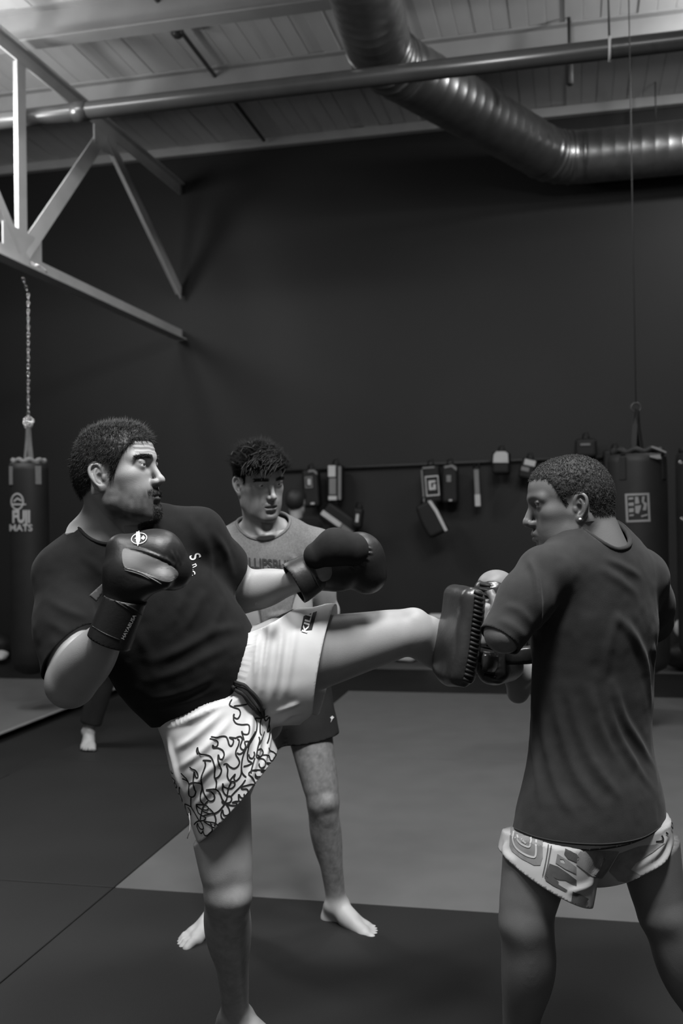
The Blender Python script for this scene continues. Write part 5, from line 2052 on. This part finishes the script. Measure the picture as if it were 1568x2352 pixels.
def kick_pad(label, c, R, half, lace_side, face_mat, pale_top=False):
    """long padded shield with a laced edge, a grey back panel and forearm straps; local x = thickness towards the kick, y = width, z = length"""
    g = empty('kick_pad', Vector(c), label, 'pad', 'kick pads')
    c = np.asarray(c)

    def L(x, y, z):
        return c + R @ np.array((x, y, z))
    F = Field(*bounds([L(a * half[0], b * half[1], d * half[2]) for a in (1, -1) for b in (1, -1) for d in (1, -1)], .07), .0040)
    F.put(rbox(L(0, 0, 0), half, min(.034, half[0] * .95), R), .02)
    F.put(ell(L(half[0] * .35, 0, -half[2] * .35), (half[0] * .9, half[1] * .95, half[2] * .70), R), .03)
    V, Q = F.mesh()
    V = relax(V, Q, 3)
    N = vnormals(V, Q)
    loc = (V - c) @ R
    bend = .30 * loc[:, 2] ** 2
    V = V + R[:, 0] * bend[:, None]
    wr = .0016 * np.sin(loc[:, 2] * 2 * np.pi / .016) * np.exp(-((loc[:, 0] + half[0] * .35) / .012) ** 2)
    V = V + N * (wr + .0015 * vnoise(V, 25, 3))[:, None]
    np_obj('padding', V, Q, face_mat, g)
    St = BVHTree.FromPolygons(V.tolist(), Q.tolist())
    # laces along the edge that faces the viewer
    y_ = lace_side * half[1]
    for i in range(20):
        z = -half[2] * .86 + i * half[2] * 1.72 / 19
        b = .30 * z * z
        pts = []
        for fx, dz in ((-.45, 0), (-.12, .003), (.22, .006)):
            o3 = L(half[0] * fx + b, y_ * 1.6, z + dz)
            hh = St.ray_cast(Vector(o3), Vector(-R[:, 1] * lace_side))
            if hh[0] is not None:
                pts.append(np.array(hh[0]) + R[:, 1] * lace_side * .001)
        if len(pts) == 3:
            tube('lace', pts, .0048, m_lace, g, 6)
    # grey back panel, two straps and a grip
    for k, (z0, z1) in enumerate(((-.02, half[2] * .72),)):
        F = Field(*bounds([L(-half[0], -half[1], -half[2]), L(half[0], half[1], half[2]), L(-half[0], half[1], half[2])], .09), .0045)
        F.put(rbox(L(-half[0] * 1.02 + .2 * z1 * z1 * .3, 0, (z0 + z1) / 2), (.016, half[1] * .90, (z1 - z0) / 2), .013, R), .01)
        V, Q = F.mesh()
        np_obj('back_panel', relax(V, Q, 2), Q, m_pad_grey, g)
    for z in (-half[2] * .45, half[2] * .30):
        pth = [L(-half[0] * .8 - .075 * math.sin(t), half[1] * .86 * math.cos(t), z) for t in np.linspace(.15, math.pi - .15, 12)]
        V, Q = tube_np(pth, .006, 6)
        pyd('strap', V + np.outer(((V - np.mean(V, 0)) @ R[:, 2]) * 3.0, R[:, 2]), Q, m_pad, g)
    if pale_top:
        F = Field(*bounds([L(0, 0, half[2] * .5), L(half[0], half[1], half[2] * 1.1), L(-half[0], -half[1], half[2] * 1.1)], .08), .0045)
        F.put(ell(L(half[0] * .1, 0, half[2] * .86), (half[0] * 1.05, half[1] * .86, half[2] * .30), R), .01)
        V, Q = F.mesh()
        np_obj('pale_top', relax(V, Q, 2), Q, m_pad_pale, g)
    return g


Rp = basis(nrm((-.93, -.10, .12)), nrm((-.10, .99, 0)), (0, 0, 1))
x_ = nrm((-.96, -.22, .16))
y_ = nrm(np.cross((0, 0, 1), x_))
Rp = basis(x_, y_, np.cross(x_, y_))
kick_pad('black laced kick pad taking the shin of the raised leg', P(1056, 1456, 2.56), Rp, (.034, .095, .125), 1, m_pad)
x_ = nrm((-.70, .60, -.05))
y_ = nrm(np.cross((0, 0, 1), x_))
Rp2 = basis(x_, y_, np.cross(x_, y_))
kick_pad('second kick pad with pale curved top, between the elbow and the first pad', P(1148, 1446, 2.70), Rp2, (.046, .066, .140), 1, m_pad, True)


# ---------------------------------------------------------------- gear on the wall, bags, people at the back
m_vinyl = mat('black_vinyl', 0.010, 0.58, 0.25, 0.12, 10, 0.06, 60)
m_vinyl_w = mat('white_vinyl', 0.42, 0.5, 0.3, 0.08, 10)
m_vinyl_g = mat('grey_vinyl', 0.16, 0.55, 0.3, 0.08, 10)
m_logo = mat('pale_bag_print', 0.27, 0.7, 0.2)
m_web = mat('grey_webbing', 0.13, 0.8, 0.2, 0.1, 60)


def wall_pt(px, py, s=0.0):
    v = ray(px, py)
    p0 = hall(0, s, 0)
    t = ((p0 - np.array((0, 0, HC))) @ W) / (np.array(v) @ W)
    return np.array((0, 0, HC)) + np.array(v) * t


rail = empty('gear_rail', Vector(wall_pt(1000, 1064, .12)), 'long dark rail along the back wall from which the pads hang', 'rail')
ra, rb_ = wall_pt(560, 1083, .05), wall_pt(1420, 1048, .05)
tube('rail', [ra, rb_], .016, m_black_iron, rail, 8)
for t in np.linspace(.04, .96, 7):
    q = lerp(ra, rb_, t)
    bm = bmesh.new()
    add_bar(bm, q, q + W * .05, .03, .03)
    bm_obj('rail_bracket', bm, m_black_iron, rail)


def on_wall(R2, c, u, z, o=0.0):
    return c + R2[:, 0] * u + R2[:, 1] * z - W * o


def gear(name, label, px, py, w, h, tilt, thick, parts, cat='pad', group='gear hanging on the back wall', rnd=.03, s=.18, bend=0.0):
    """a padded thing hanging on the wall; parts = flat patches (name, material, loops in half-width units)"""
    c = wall_pt(px, py, s)
    ca, sa = math.cos(tilt), math.sin(tilt)
    ux = U * ca + np.array((0, 0, sa))
    uz = -U * sa + np.array((0, 0, ca))
    R2 = np.stack([ux, uz, -W], 1)
    g = empty(name, Vector(c), label, cat, group)
    F = Field(*bounds([on_wall(R2, c, a * w, b * h, d * thick) for a in (1, -1) for b in (1, -1) for d in (1, -1)], .06), .008)
    F.put(rbox(c, (w, h, thick), min(rnd, thick * .95), R2), .01)
    V, Q = F.mesh()
    V = relax(V, Q, 2)

    def bnd(X):
        l = (X - c) @ R2
        return X + np.outer(bend * l[:, 1] ** 2, R2[:, 0])
    np_obj('padding', bnd(V), Q, m_vinyl, g)
    for nm, mm, loops in parts:
        bm = bmesh.new()
        for lp in loops:
            n = len(lp)
            f_ = [bm.verts.new(Vector(bnd(np.array([on_wall(R2, c, x * w, z * h, thick * 1.02 + .010)]))[0])) for x, z in lp]
            b_ = [bm.verts.new(Vector(bnd(np.array([on_wall(R2, c, x * w, z * h, thick * .6)]))[0])) for x, z in lp]
            bm.faces.new(f_)
            for i in range(n):
                bm.faces.new((f_[i], b_[i], b_[(i + 1) % n], f_[(i + 1) % n]))
        bm_obj(nm, bm, mm, g)
    # hanging loop up to the rail
    top = on_wall(R2, c, 0, h)
    tube('hanging_loop', [top - ux * .03, top + (0, 0, .05) - ux * .02, top + (0, 0, .06) + ux * .02, top + ux * .03], .008, m_vinyl, g, 6)
    return g


def sq(x0, x1, z0, z1):
    return [(x0, z0), (x1, z0), (x1, z1), (x0, z1)]


def frame_loops(x0, x1, z0, z1, t, tz):
    return [sq(x0, x1, z1 - tz, z1), sq(x0, x1, z0, z0 + tz), sq(x0, x0 + t, z0 + tz, z1 - tz), sq(x1 - t, x1, z0 + tz, z1 - tz)]


gear('kick_pad', 'dark kick pad with small square badge, hanging nearest the coach on the wall', 716, 1122, .085, .19, .04, .07,
     [('badge_frame', m_vinyl_g, frame_loops(-.55, .35, .02, .62, .10, .06)), ('badge', m_vinyl_w, [sq(-.25, .15, .17, .5)]), ('top_strap', m_vinyl_g, [[(-.1, .84), (.5, .86), (.95, .68), (.95, .84), (.55, .98), (-.1, .96)]]), ('label_tab', m_vinyl_w, [sq(0, .45, -.86, -.76)])])
gear('kick_pad', 'kick pad with two pale panels and pale side edge, hanging on the wall', 771, 1110, .078, .185, -.02, .07,
     [('upper_panel', m_vinyl_w, [sq(-.78, .18, .34, .95)]), ('lower_panel', m_vinyl_g, [sq(-.62, .25, -.62, .26)]), ('bottom_strap', m_vinyl_w, [sq(-.72, .35, -.92, -.70)]), ('side_edge', m_vinyl_g, [sq(.55, .92, -.9, .9)])])
gear('belly_pad', 'dark belly pad with a slanting pale band, low on the wall above the outstretched glove', 782, 1196, .10, .20, .95, .06,
     [('pale_band', m_vinyl_w, [sq(-.55, -.05, -.2, .98)]), ('pale_band', m_vinyl_g, [sq(-.55, -.05, -.95, -.25)])])
gear('focus_mitt', 'small dark mitt with pale strip right of the slanting belly pad', 822, 1190, .05, .10, -.12, .05, [('pale_strip', m_vinyl_w, [sq(-.2, .35, -.4, .4)])], 'mitt', s=.38)
gear('kick_pad', 'kick pad with a pale concentric-square emblem, tilted on the wall', 992, 1113, .090, .185, .06, .07,
     [('edge_strip', m_vinyl_g, [sq(-.98, -.82, -.9, .8), sq(-.8, .5, .84, .94)]), ('emblem_frame', m_vinyl_w, frame_loops(-.60, .85, -.62, .45, .10, .07)),
      ('emblem', m_vinyl_w, [sq(-.25, .0, -.30, .20), sq(.0, .50, .08, .20), sq(.0, .50, -.30, -.18), sq(.22, .50, -.18, .0)])])
gear('kick_pad', 'dark kick pad with dim square badge, beside the emblem pad', 1034, 1112, .078, .19, .0, .07,
     [('badge', m_vinyl_g, [sq(-.35, .2, .1, .45)]), ('top_strap', m_vinyl_g, [[(-.6, .80), (.3, .86), (.9, .66), (.95, .82), (.4, .99), (-.6, .92)]]), ('label_tab', m_vinyl_w, [sq(-.1, .3, -.88, -.80)])])
gear('strap', 'narrow grey strap hanging straight down the wall', 1096, 1120, .028, .185, .03, .03, [('grey_webbing', m_vinyl_g, [sq(-.8, .8, -.35, .95)]), ('pale_end', m_vinyl_w, [sq(-.9, .9, -.98, -.36)])], 'strap')
gear('round_shield', 'dark round shield with curved pale rim, low on the wall', 990, 1192, .10, .17, .42, .07,
     [('pale_rim', m_vinyl_w, [[(.35, .98), (.68, .92), (.98, .3), (1.0, -.4), (.88, -.98), (.62, -.98), (.72, -.4), (.70, .25), (.50, .70)]])], 'shield', bend=.6, s=.42)
gear('head_guard', 'dark head guard with pale block top, above the rail near the pad holder', 1151, 1064, .085, .11, -.03, .09,
     [('pale_top', m_vinyl_w, [[(-.85, .0), (.85, .0), (.80, .8), (.5, .98), (-.5, .98), (-.80, .7)]])], 'helmet')
gear('boxing_glove', 'pale and dark glove hung on the rail touching the pad holder\'s brow', 1212, 1078, .075, .10, -.25, .07,
     [('pale_cuff', m_vinyl_w, [sq(-.6, .8, .35, .9)]), ('pale_thumb', m_vinyl_g, [sq(-.8, .2, -.25, .15)])], 'glove')
gear('head_guard', 'dark head guard seen just over the pad holder\'s crown', 1345, 1030, .10, .09, .0, .09, [('grey_band', m_vinyl_g, [sq(-.5, .4, .25, .45)])], 'helmet')
gear('head_guard', 'dark head guard hung right of the pad holder\'s crown', 1412, 1062, .11, .12, .0, .09, [('grey_tab', m_vinyl_g, [sq(-.5, -.05, -.05, .15)])], 'helmet')


def lathe(name, prof, c, material, parent, n=40):
    V, Q = [], []
    m = len(prof)
    for r, z in prof:
        for k in range(n):
            a = 2 * np.pi * k / n
            V.append(c + np.array((r * math.cos(a), r * math.sin(a), z)))
    for i in range(m - 1):
        for k in range(n):
            l = (k + 1) % n
            Q.append((i * n + k, i * n + l, (i + 1) * n + l, (i + 1) * n + k))
    for e, i in ((0, 0), (1, m - 1)):
        V.append(c + np.array((0, 0, prof[i][1])))
        for k in range(n):
            l = (k + 1) % n
            Q.append((len(V) - 1, i * n + l, i * n + k) if e == 0 else (len(V) - 1, i * n + k, i * n + l))
    return pyd(name, np.array(V), Q, material, parent), np.array(V), Q


def link_mesh():
    a = np.linspace(0, 2 * np.pi, 14, endpoint=False)
    p = np.stack([.0085 * np.cos(a), 0 * a, .0145 * np.sin(a) + .004 * np.sign(np.sin(a))], 1)
    V, Q = tube_np(p, .0030, 6, False, True)
    return V, Q


LV, LQ = link_mesh()
link_me = [None, None]


def chain_link(p, R, parent, dark=0):
    if link_me[dark] is None:
        o = pyd('chain_link', LV, LQ, m_black_iron if dark else m_chrome, parent)
        link_me[dark] = o.data
    else:
        o = bpy.data.objects.new('chain_link', link_me[dark])
        COL.objects.link(o)
        o.parent = parent
        o.matrix_parent_inverse = parent.matrix_basis.inverted()
    o.matrix_world = Matrix.Translation(Vector(p)) @ Matrix(np.asarray(R).tolist()).to_4x4()
    o.matrix_parent_inverse = Matrix.Identity(4)
    o.matrix_basis = parent.matrix_basis.inverted() @ (Matrix.Translation(Vector(p)) @ Matrix(np.asarray(R).tolist()).to_4x4())


def chain_along(pts, parent, step=.030, dark=0):
    pts = np.asarray(pts, float)
    seg = np.linalg.norm(np.diff(pts, axis=0), axis=1)
    cum = np.concatenate([[0], np.cumsum(seg)])
    k = int(cum[-1] / step)
    for i in range(k + 1):
        s = min(i * step, cum[-1] - 1e-6)
        j = int(np.searchsorted(cum, s, 'right') - 1)
        p = lerp(pts[j], pts[j + 1], (s - cum[j]) / max(seg[j], 1e-9))
        z = nrm(pts[j + 1] - pts[j])
        x = nrm(np.cross(z, (0.3, 1, 0.1)))
        y = np.cross(z, x)
        a = .5 + (math.pi / 2 if i % 2 else 0)
        chain_link(p, np.stack([x * math.cos(a) + y * math.sin(a), -x * math.sin(a) + y * math.cos(a), z], 1), parent, dark)


def punching_bag(px, ytop, ybot, d, r, label, dark=True):
    top, bot = P(px, ytop, d), P(px, ybot, d)
    c = np.array((top[0], top[1], 0))
    zt_, zb_ = top[2], bot[2]
    g = empty('punching_bag', Vector((c[0], c[1], zb_)), label, 'punching bag', 'hanging punching bags')
    prof = [(.02, zb_), (r * .55, zb_ + .012), (r * .86, zb_ + .045), (r * .985, zb_ + .10), (r, zb_ + .2), (r, zb_ + .8), (r * 1.01, zt_ - .4), (r, zt_ - .05), (r * .96, zt_), (r * .6, zt_ + .008)]
    o, V, Q = lathe('bag_body', prof, c, m_vinyl, g)
    ring = np.array((c[0], c[1], zt_ + .30))
    for k in range(4):
        a = math.pi * (.25 + .5 * k)
        e_ = c + np.array((r * 1.005 * math.cos(a), r * 1.005 * math.sin(a), zt_ - .02))
        bm = bmesh.new()
        add_bar(bm, e_ - (0, 0, .14), e_, .045, .008, (math.cos(a), math.sin(a), 0))
        e2_ = c + np.array((r * .22 * math.cos(a), r * .22 * math.sin(a), zt_ + .012))
        add_bar(bm, e_ + (0, 0, .018), e2_, .036, .006, (0, 0, 1))
        add_bar(bm, e2_, lerp(e2_, ring, .97), .036, .006, (math.cos(a), math.sin(a), .3))
        bm_obj('strap', bm, m_vinyl if dark else m_web, g)
    a = np.linspace(0, 2 * np.pi, 18, endpoint=False)
    rg = np.stack([ring[0] + .030 * np.cos(a), np.full(18, ring[1]), ring[2] + .03 * np.sin(a)], 1)
    tube('ring', rg, .006, m_black_iron if dark else m_chrome, g, 8, True)
    crown = [c + np.array((r * .80 * math.cos(x), r * .80 * math.sin(x), zt_ + .018 + .010 * math.sin(9 * x))) for x in np.linspace(0, 2 * np.pi, 60, endpoint=False)]
    tube('laced_collar', crown, .020, m_vinyl if dark else m_web, g, 8, True)
    return g, V, Q, ring


chain_top = P(60, 640, 7.62)
bag1, V, Q, ring1 = punching_bag(66, 1066, 1549, 7.62, .145, 'black punching bag with round emblem hanging on a chain from the truss at left', False)
chain_along([ring1 + (0, 0, .03), P(65, 675, 7.60), P(53, 640, 7.56)], bag1)
chain_along([P(74, 606, 7.40), P(90, 611, 7.40), P(104, 622, 7.42), P(108, 626, 7.45)], bag1)
wrp = [ring1 + np.array((.035 * math.cos(x), .02 * math.sin(x), .03 + .03 * math.sin(x))) for x in np.linspace(0, 6.0, 14)]
chain_along(wrp, bag1)
Qt_ = [q if len(q) == 4 else (q[0], q[1], q[2], q[2]) for q in Q]
S_b = Surf(V, np.array(Qt_))
a = np.linspace(0, 2 * np.pi, 25)[:-1]
lg = []
lo_ = [[(40 + 15 * math.cos(x), 1152 - 20 * math.sin(x)) for x in a], [(40 + 11.5 * math.cos(x), 1152 - 16 * math.sin(x)) for x in a]]
V2, T2 = shape2d(loops=lo_, edge=5)
lg.append(print_on(S_b, V2, T2, .003))
for lp in ([(27, 1156), (60, 1157), (60, 1160), (27, 1161)], [(31, 1150), (40, 1142), (50, 1148), (50, 1152), (40, 1147), (33, 1154)]):
    V2, T2 = shape2d(loops=[lp], edge=5)
    lg.append(print_on(S_b, V2, T2, .003))
Vp, Tp = join_parts(lg)
pyd('round_emblem', Vp, Tp, m_logo, bag1, False)
for nm, tx, cc, ux, uy, b in (('lettering', 'FUJI', (49, 1188), (24.5, 0), (0, -38), .05), ('lettering', 'MATS', (48, 1213), (21, 0), (0, -21), .03)):
    V2, T2 = text_px(tx, cc, ux, uy, b, .15)
    Vp, Tp = print_on(S_b, V2, T2, .003)
    if len(Tp):
        pyd(nm, Vp, Tp, m_logo, bag1, False)

# bag with the framed print, behind the pad holder's shoulder
bag2, V, Q, ring2 = punching_bag(1462, 1045, 1548, 6.3, .182, 'black punching bag with a square framed print behind the pad holder\'s shoulder')
tube('cable', [ring2 + (0, 0, .03), np.array((ring2[0], ring2[1], ZC))], .004, m_black_iron, bag2, 6)
Qt_ = [q if len(q) == 4 else (q[0], q[1], q[2], q[2]) for q in Q]
S_b = Surf(V, np.array(Qt_))
lg = []
V2, T2 = shape2d(loops=[[(1435, 1134), (1490, 1132), (1493, 1198), (1438, 1200)], [(1440, 1139), (1485, 1137), (1488, 1193), (1443, 1195)]], edge=8)
lg.append(print_on(S_b, V2, T2, .003))
for lp in ([(1458, 1141), (1465, 1141), (1468, 1156), (1458, 1158)], [(1474, 1140), (1480, 1140), (1478, 1152), (1485, 1156), (1483, 1172), (1475, 1172), (1478, 1160), (1473, 1152)], [(1458, 1162), (1472, 1160), (1470, 1170), (1466, 1180), (1459, 1178)],
           [(1443, 1143), (1454, 1142), (1454, 1147), (1443, 1148)], [(1443, 1155), (1455, 1154), (1455, 1162), (1443, 1162)], [(1444, 1168), (1455, 1167), (1455, 1176), (1444, 1177)], [(1445, 1182), (1455, 1181), (1455, 1185), (1445, 1186)], [(1472, 1184), (1486, 1180), (1486, 1184), (1472, 1188)]):
    V2, T2 = shape2d(loops=[lp], edge=6)
    lg.append(print_on(S_b, V2, T2, .003))
Vp, Tp = join_parts(lg)
pyd('framed_print', Vp, Tp, m_vinyl_g, bag2, False)
for lp in ([(1496, 1024), (1510, 1028), (1530, 1038), (1528, 1041), (1508, 1033), (1495, 1028)], [(1491, 1046), (1515, 1044), (1518, 1054), (1508, 1054), (1492, 1050)]):
    pts = np.array([P(x, y, 6.11) for x, y in lp])
    o = pyd('strap', pts, [tuple(range(len(lp)))], m_vinyl_g, bag2, False)
    solidify(o, .006)
# third bag, cut by the frame
bag3, V, Q, ring3 = punching_bag(1622, 1040, 1520, 7.0, .21, 'black punching bag with steel eyelets cut off by the right edge')
tube('cable', [ring3 + (0, 0, .03), np.array((ring3[0], ring3[1], ZC))], .004, m_black_iron, bag3, 6)
for x, y in ((1562, 1062), (1566, 1192)):
    c0 = P(x, y, 6.86)
    a = np.linspace(0, 2 * np.pi, 14, endpoint=False)
    tube('eyelet', np.stack([c0[0] + .010 * np.cos(a), np.full(14, c0[1]), c0[2] + .010 * np.sin(a)], 1), .004, m_chrome, bag3, 6, True)

# things lying on the floor by the wall
def lump(name, label, cat, px, py, half, mm, dz=0.0, seed=1, s=None):
    p = on_floor(px, py)
    c = p + np.array((0, 0, half[2] + dz))
    g = Field(*bounds([c - np.array(half), c + np.array(half)], .05), .010)
    g.put(ell(c, half), .02)
    r2 = np.random.default_rng(seed)
    for _ in range(6):
        o_ = (r2.random(3) - .5) * np.array(half) * 1.3
        g.put(ell(c + o_, np.array(half) * (.35 + .25 * r2.random())), .03)
    V, Q = g.mesh()
    V = relax(V, Q, 1)
    V[:, 2] = np.maximum(V[:, 2], .006 + dz)
    N = vnormals(V, Q)
    V = V + N * (.010 * vnoise(V, 14, seed))[:, None]
    V[:, 2] = np.maximum(V[:, 2], .003 + dz)
    return tag(np_obj(name, V, Q, mm), label, cat)


lump('towel', 'crumpled white towel lying on the floor below the raised shin', 'towel', 930, 1520, (.11, .09, .035), m_vinyl_w, 0, 2)
lump('gym_bag', 'dark gym bag slumped on the floor at the right edge', 'bag', 1580, 1542, (.20, .12, .13), m_vinyl, 0, 3)
lump('towel', 'white towel heaped on the gym bag at the right edge', 'towel', 1568, 1540, (.075, .08, .085), m_vinyl_w, .29, 4)
lump('gym_bag', 'dark gym bag on the floor at the left edge, left of the bag with emblem', 'bag', -6, 1508, (.16, .14, .12), m_vinyl, 0, 5)
lump('shoe', 'pale shoe leaning out by the left edge beside the gym bag', 'shoe', 6, 1514, (.05, .10, .045), m_vinyl_w, 0, 6)
sp = wall_pt(1008, 1500, .35)
F = Field(*bounds([np.array((sp[0], sp[1], 0)), np.array((sp[0], sp[1], .55))], .25), .010)
F.put(rbox(np.array((sp[0], sp[1], .255)), (.10, .07, .25), .03, RH), .02)
V, Q = F.mesh()
sh = empty('foam_shield', Vector((sp[0], sp[1], 0)), 'pale foam shield standing by the wall, its top showing over the raised shin', 'shield')
np_obj('foam', relax(V, Q, 2), Q, m_vinyl_w, sh)
bm = bmesh.new()
add_box(bm, np.array((sp[0], sp[1], .28)) - W * .075, (.03, .012, .12), RH, .004)
bm_obj('handle', bm, m_vinyl, sh)


def bystander(label, foot_l, foot_r, lean, height, face, skin, shirt, pants, hair, long_legs=False):
    """a simpler whole figure for people at the back: feet on the floor, arms by the chest"""
    k = height / 1.78
    fl, fr_ = np.asarray(foot_l, float), np.asarray(foot_r, float)
    mid = (fl + fr_) / 2
    f = nrm(face)
    l = np.array((-f[1], f[0], 0))
    g = empty('person', Vector(mid), label, 'person')
    pel = mid + np.array((0, 0, .92 * k)) + np.asarray(lean) * .4
    nk = mid + np.array((0, 0, 1.46 * k)) + np.asarray(lean)
    O_ = nk + np.array((0, 0, .155 * k)) + f * .02
    R_ = frame(f, (0, 0, 1))
    hl, hr = pel + l * .09 * k, pel - l * .09 * k
    al, ar = fl + (0, 0, .085), fr_ + (0, 0, .085)
    kl, kr = lerp(hl, al, .5) + f * .06, lerp(hr, ar, .5) + f * .06
    sl, sr = nk + l * .185 * k - (0, 0, .06), nk - l * .185 * k - (0, 0, .06)
    el_, er = sl + l * .06 - (0, 0, .27) + f * .05, sr - l * .06 - (0, 0, .27) + f * .05
    wl, wr_ = el_ + f * .16 + np.array((0, 0, .16)) - l * .08, er + f * .16 + np.array((0, 0, .16)) + l * .08
    F = Field(*bounds([O_ + (0, 0, .15), al, ar, el_, er, wl, wr_, fl + f * .2, fr_ + f * .2], .15), .010)
    F.put(chain([nk - (0, 0, .18), lerp(nk, pel, .6), pel], [.14, .125, .14], f, .66), .04)
    F.put(cap(sl, sr, .05, .05), .04)
    F.put(cap(nk - (0, 0, .06), O_ - (0, 0, .04), .06, .055), .02)
    for a_, b_, c_ in ((sl, el_, wl), (sr, er, wr_)):
        arm(F, a_, b_, c_)
        hand(F, c_, nrm(c_ - b_), (0, 0, 1), -l if a_ is sl else l, 1.0)
    for a_, b_, c_, i_ in ((hl, kl, al, -l), (hr, kr, ar, l)):
        leg(F, a_, b_, c_, f)
        foot(F, c_, f, (0, 0, 1), i_)
    V1, Q1 = F.mesh()
    H = head_field([cap((0, 0, -.04), to_local(nk - (0, 0, .06), O_, R_), .055, .06)], .004)
    V2_, Q2 = H.mesh()
    cutp_ = nk + (0, 0, .015)
    V1, Q1 = clip(V1, Q1, plane_cut(cutp_, (0, 0, 1), cutp_, .16))
    hm = hair_mask(V2_, [-.05, -.048, -.042, -.030, -.01, .028, .034, .012, .016, .040, .062, .078, .082, .082], .01)
    Va, Qa = clip(V2_, Q2, plane_cut(to_local(cutp_, O_, R_), (0, 0, -1)))
    B, BQ_ = merge((V1, Q1), (place(Va, O_, R_), Qa))
    np_obj('body', B, BQ_, skin, g, np.ones(len(B)))
    N_ = vnormals(V2_, Q2)
    Vh_, Qh_ = compact(V2_ + N_ * (.016 * hm)[:, None], Q2[(hm[Q2] > .25).all(1)])
    np_obj('hair', place(Vh_, O_, R_), Qh_, hair, g)
    F = Field(*bounds([nk, pel - (0, 0, .1), sl, sr, el_, er], .16), .010)
    F.put(chain([nk - (0, 0, .18), lerp(nk, pel, .6), pel - (0, 0, .1)], [.165, .155, .175], f, .72), .04)
    F.put(cap(sl, sr, .066, .066), .04)
    F.put(cap(nk - (0, 0, .03), sl, .07, .07), .03)
    F.put(cap(nk - (0, 0, .03), sr, .07, .07), .03)
    F.put(cap(sl, lerp(sl, el_, .75), .07, .075), .03)
    F.put(cap(sr, lerp(sr, er, .75), .07, .075), .03)
    V, Q = F.mesh()
    V, Q = cut_all(relax(V, Q, 2), Q, [plane_cut(pel - (0, 0, .10), (0, 0, -1)), lambda X: .085 - np.linalg.norm(X - (nk + np.array((0, 0, .05))), axis=1),
                                       plane_cut(lerp(sl, el_, .75), el_ - sl, el_, .16), plane_cut(lerp(sr, er, .75), er - sr, er, .16)])
    cloth('t_shirt', V, Q, shirt, g, .003)
    F = Field(*bounds([pel, kl, kr] + ([al, ar] if long_legs else []), .16), .010)
    F.put(cap(pel, pel - (0, 0, .06), .15, .16, f, .74), .03)
    F.put(cap(hl, lerp(hl, kl, .98), .105, .095), .03)
    F.put(cap(hr, lerp(hr, kr, .98), .105, .095), .03)
    V, Q = F.mesh()
    if long_legs:
        F.put(cap(kl, lerp(kl, al, .96), .085, .066), .03)
        F.put(cap(kr, lerp(kr, ar, .96), .085, .066), .03)
        V, Q = F.mesh()
        V, Q = cut_all(relax(V, Q, 2), Q, [plane_cut(lerp(kl, al, .86), al - kl, al, .2), plane_cut(lerp(kr, ar, .86), ar - kr, ar, .2)])
    else:
        V, Q = cut_all(relax(V, Q, 2), Q, [plane_cut(lerp(hl, kl, .9), kl - hl, kl, .2), plane_cut(lerp(hr, kr, .9), kr - hr, kr, .2)])
    cloth('trousers' if long_legs else 'shorts', V, Q, pants, g, .003)
    return g


m_skin_b = mat('tan_skin', 0.24, 0.5, 0.3, attr=True)
f1_ = on_floor(203, 1712)
f2_ = f1_ + np.array((.62, .25, 0))
bystander('person in dark clothes, hidden behind the kicker but for one bare foot', f2_, f1_, (-.05, 0, 0), 1.74, (.25, -1, 0), m_skin_b, m_tee_black, m_short_black, m_hair, True)
f1_ = on_floor(655, 1556)
p5 = np.array((P(678, 1140, 9.0)[0], 9.0, 0))
bystander('person in dark clothes far back, half seen beside the coach\'s face', p5 + np.array((.14, 0, 0)), p5 - np.array((.14, 0, 0)), (0, 0, 0), 1.74, (.3, 1, 0), m_skin_b, m_tee_black, m_short_black, m_hair)
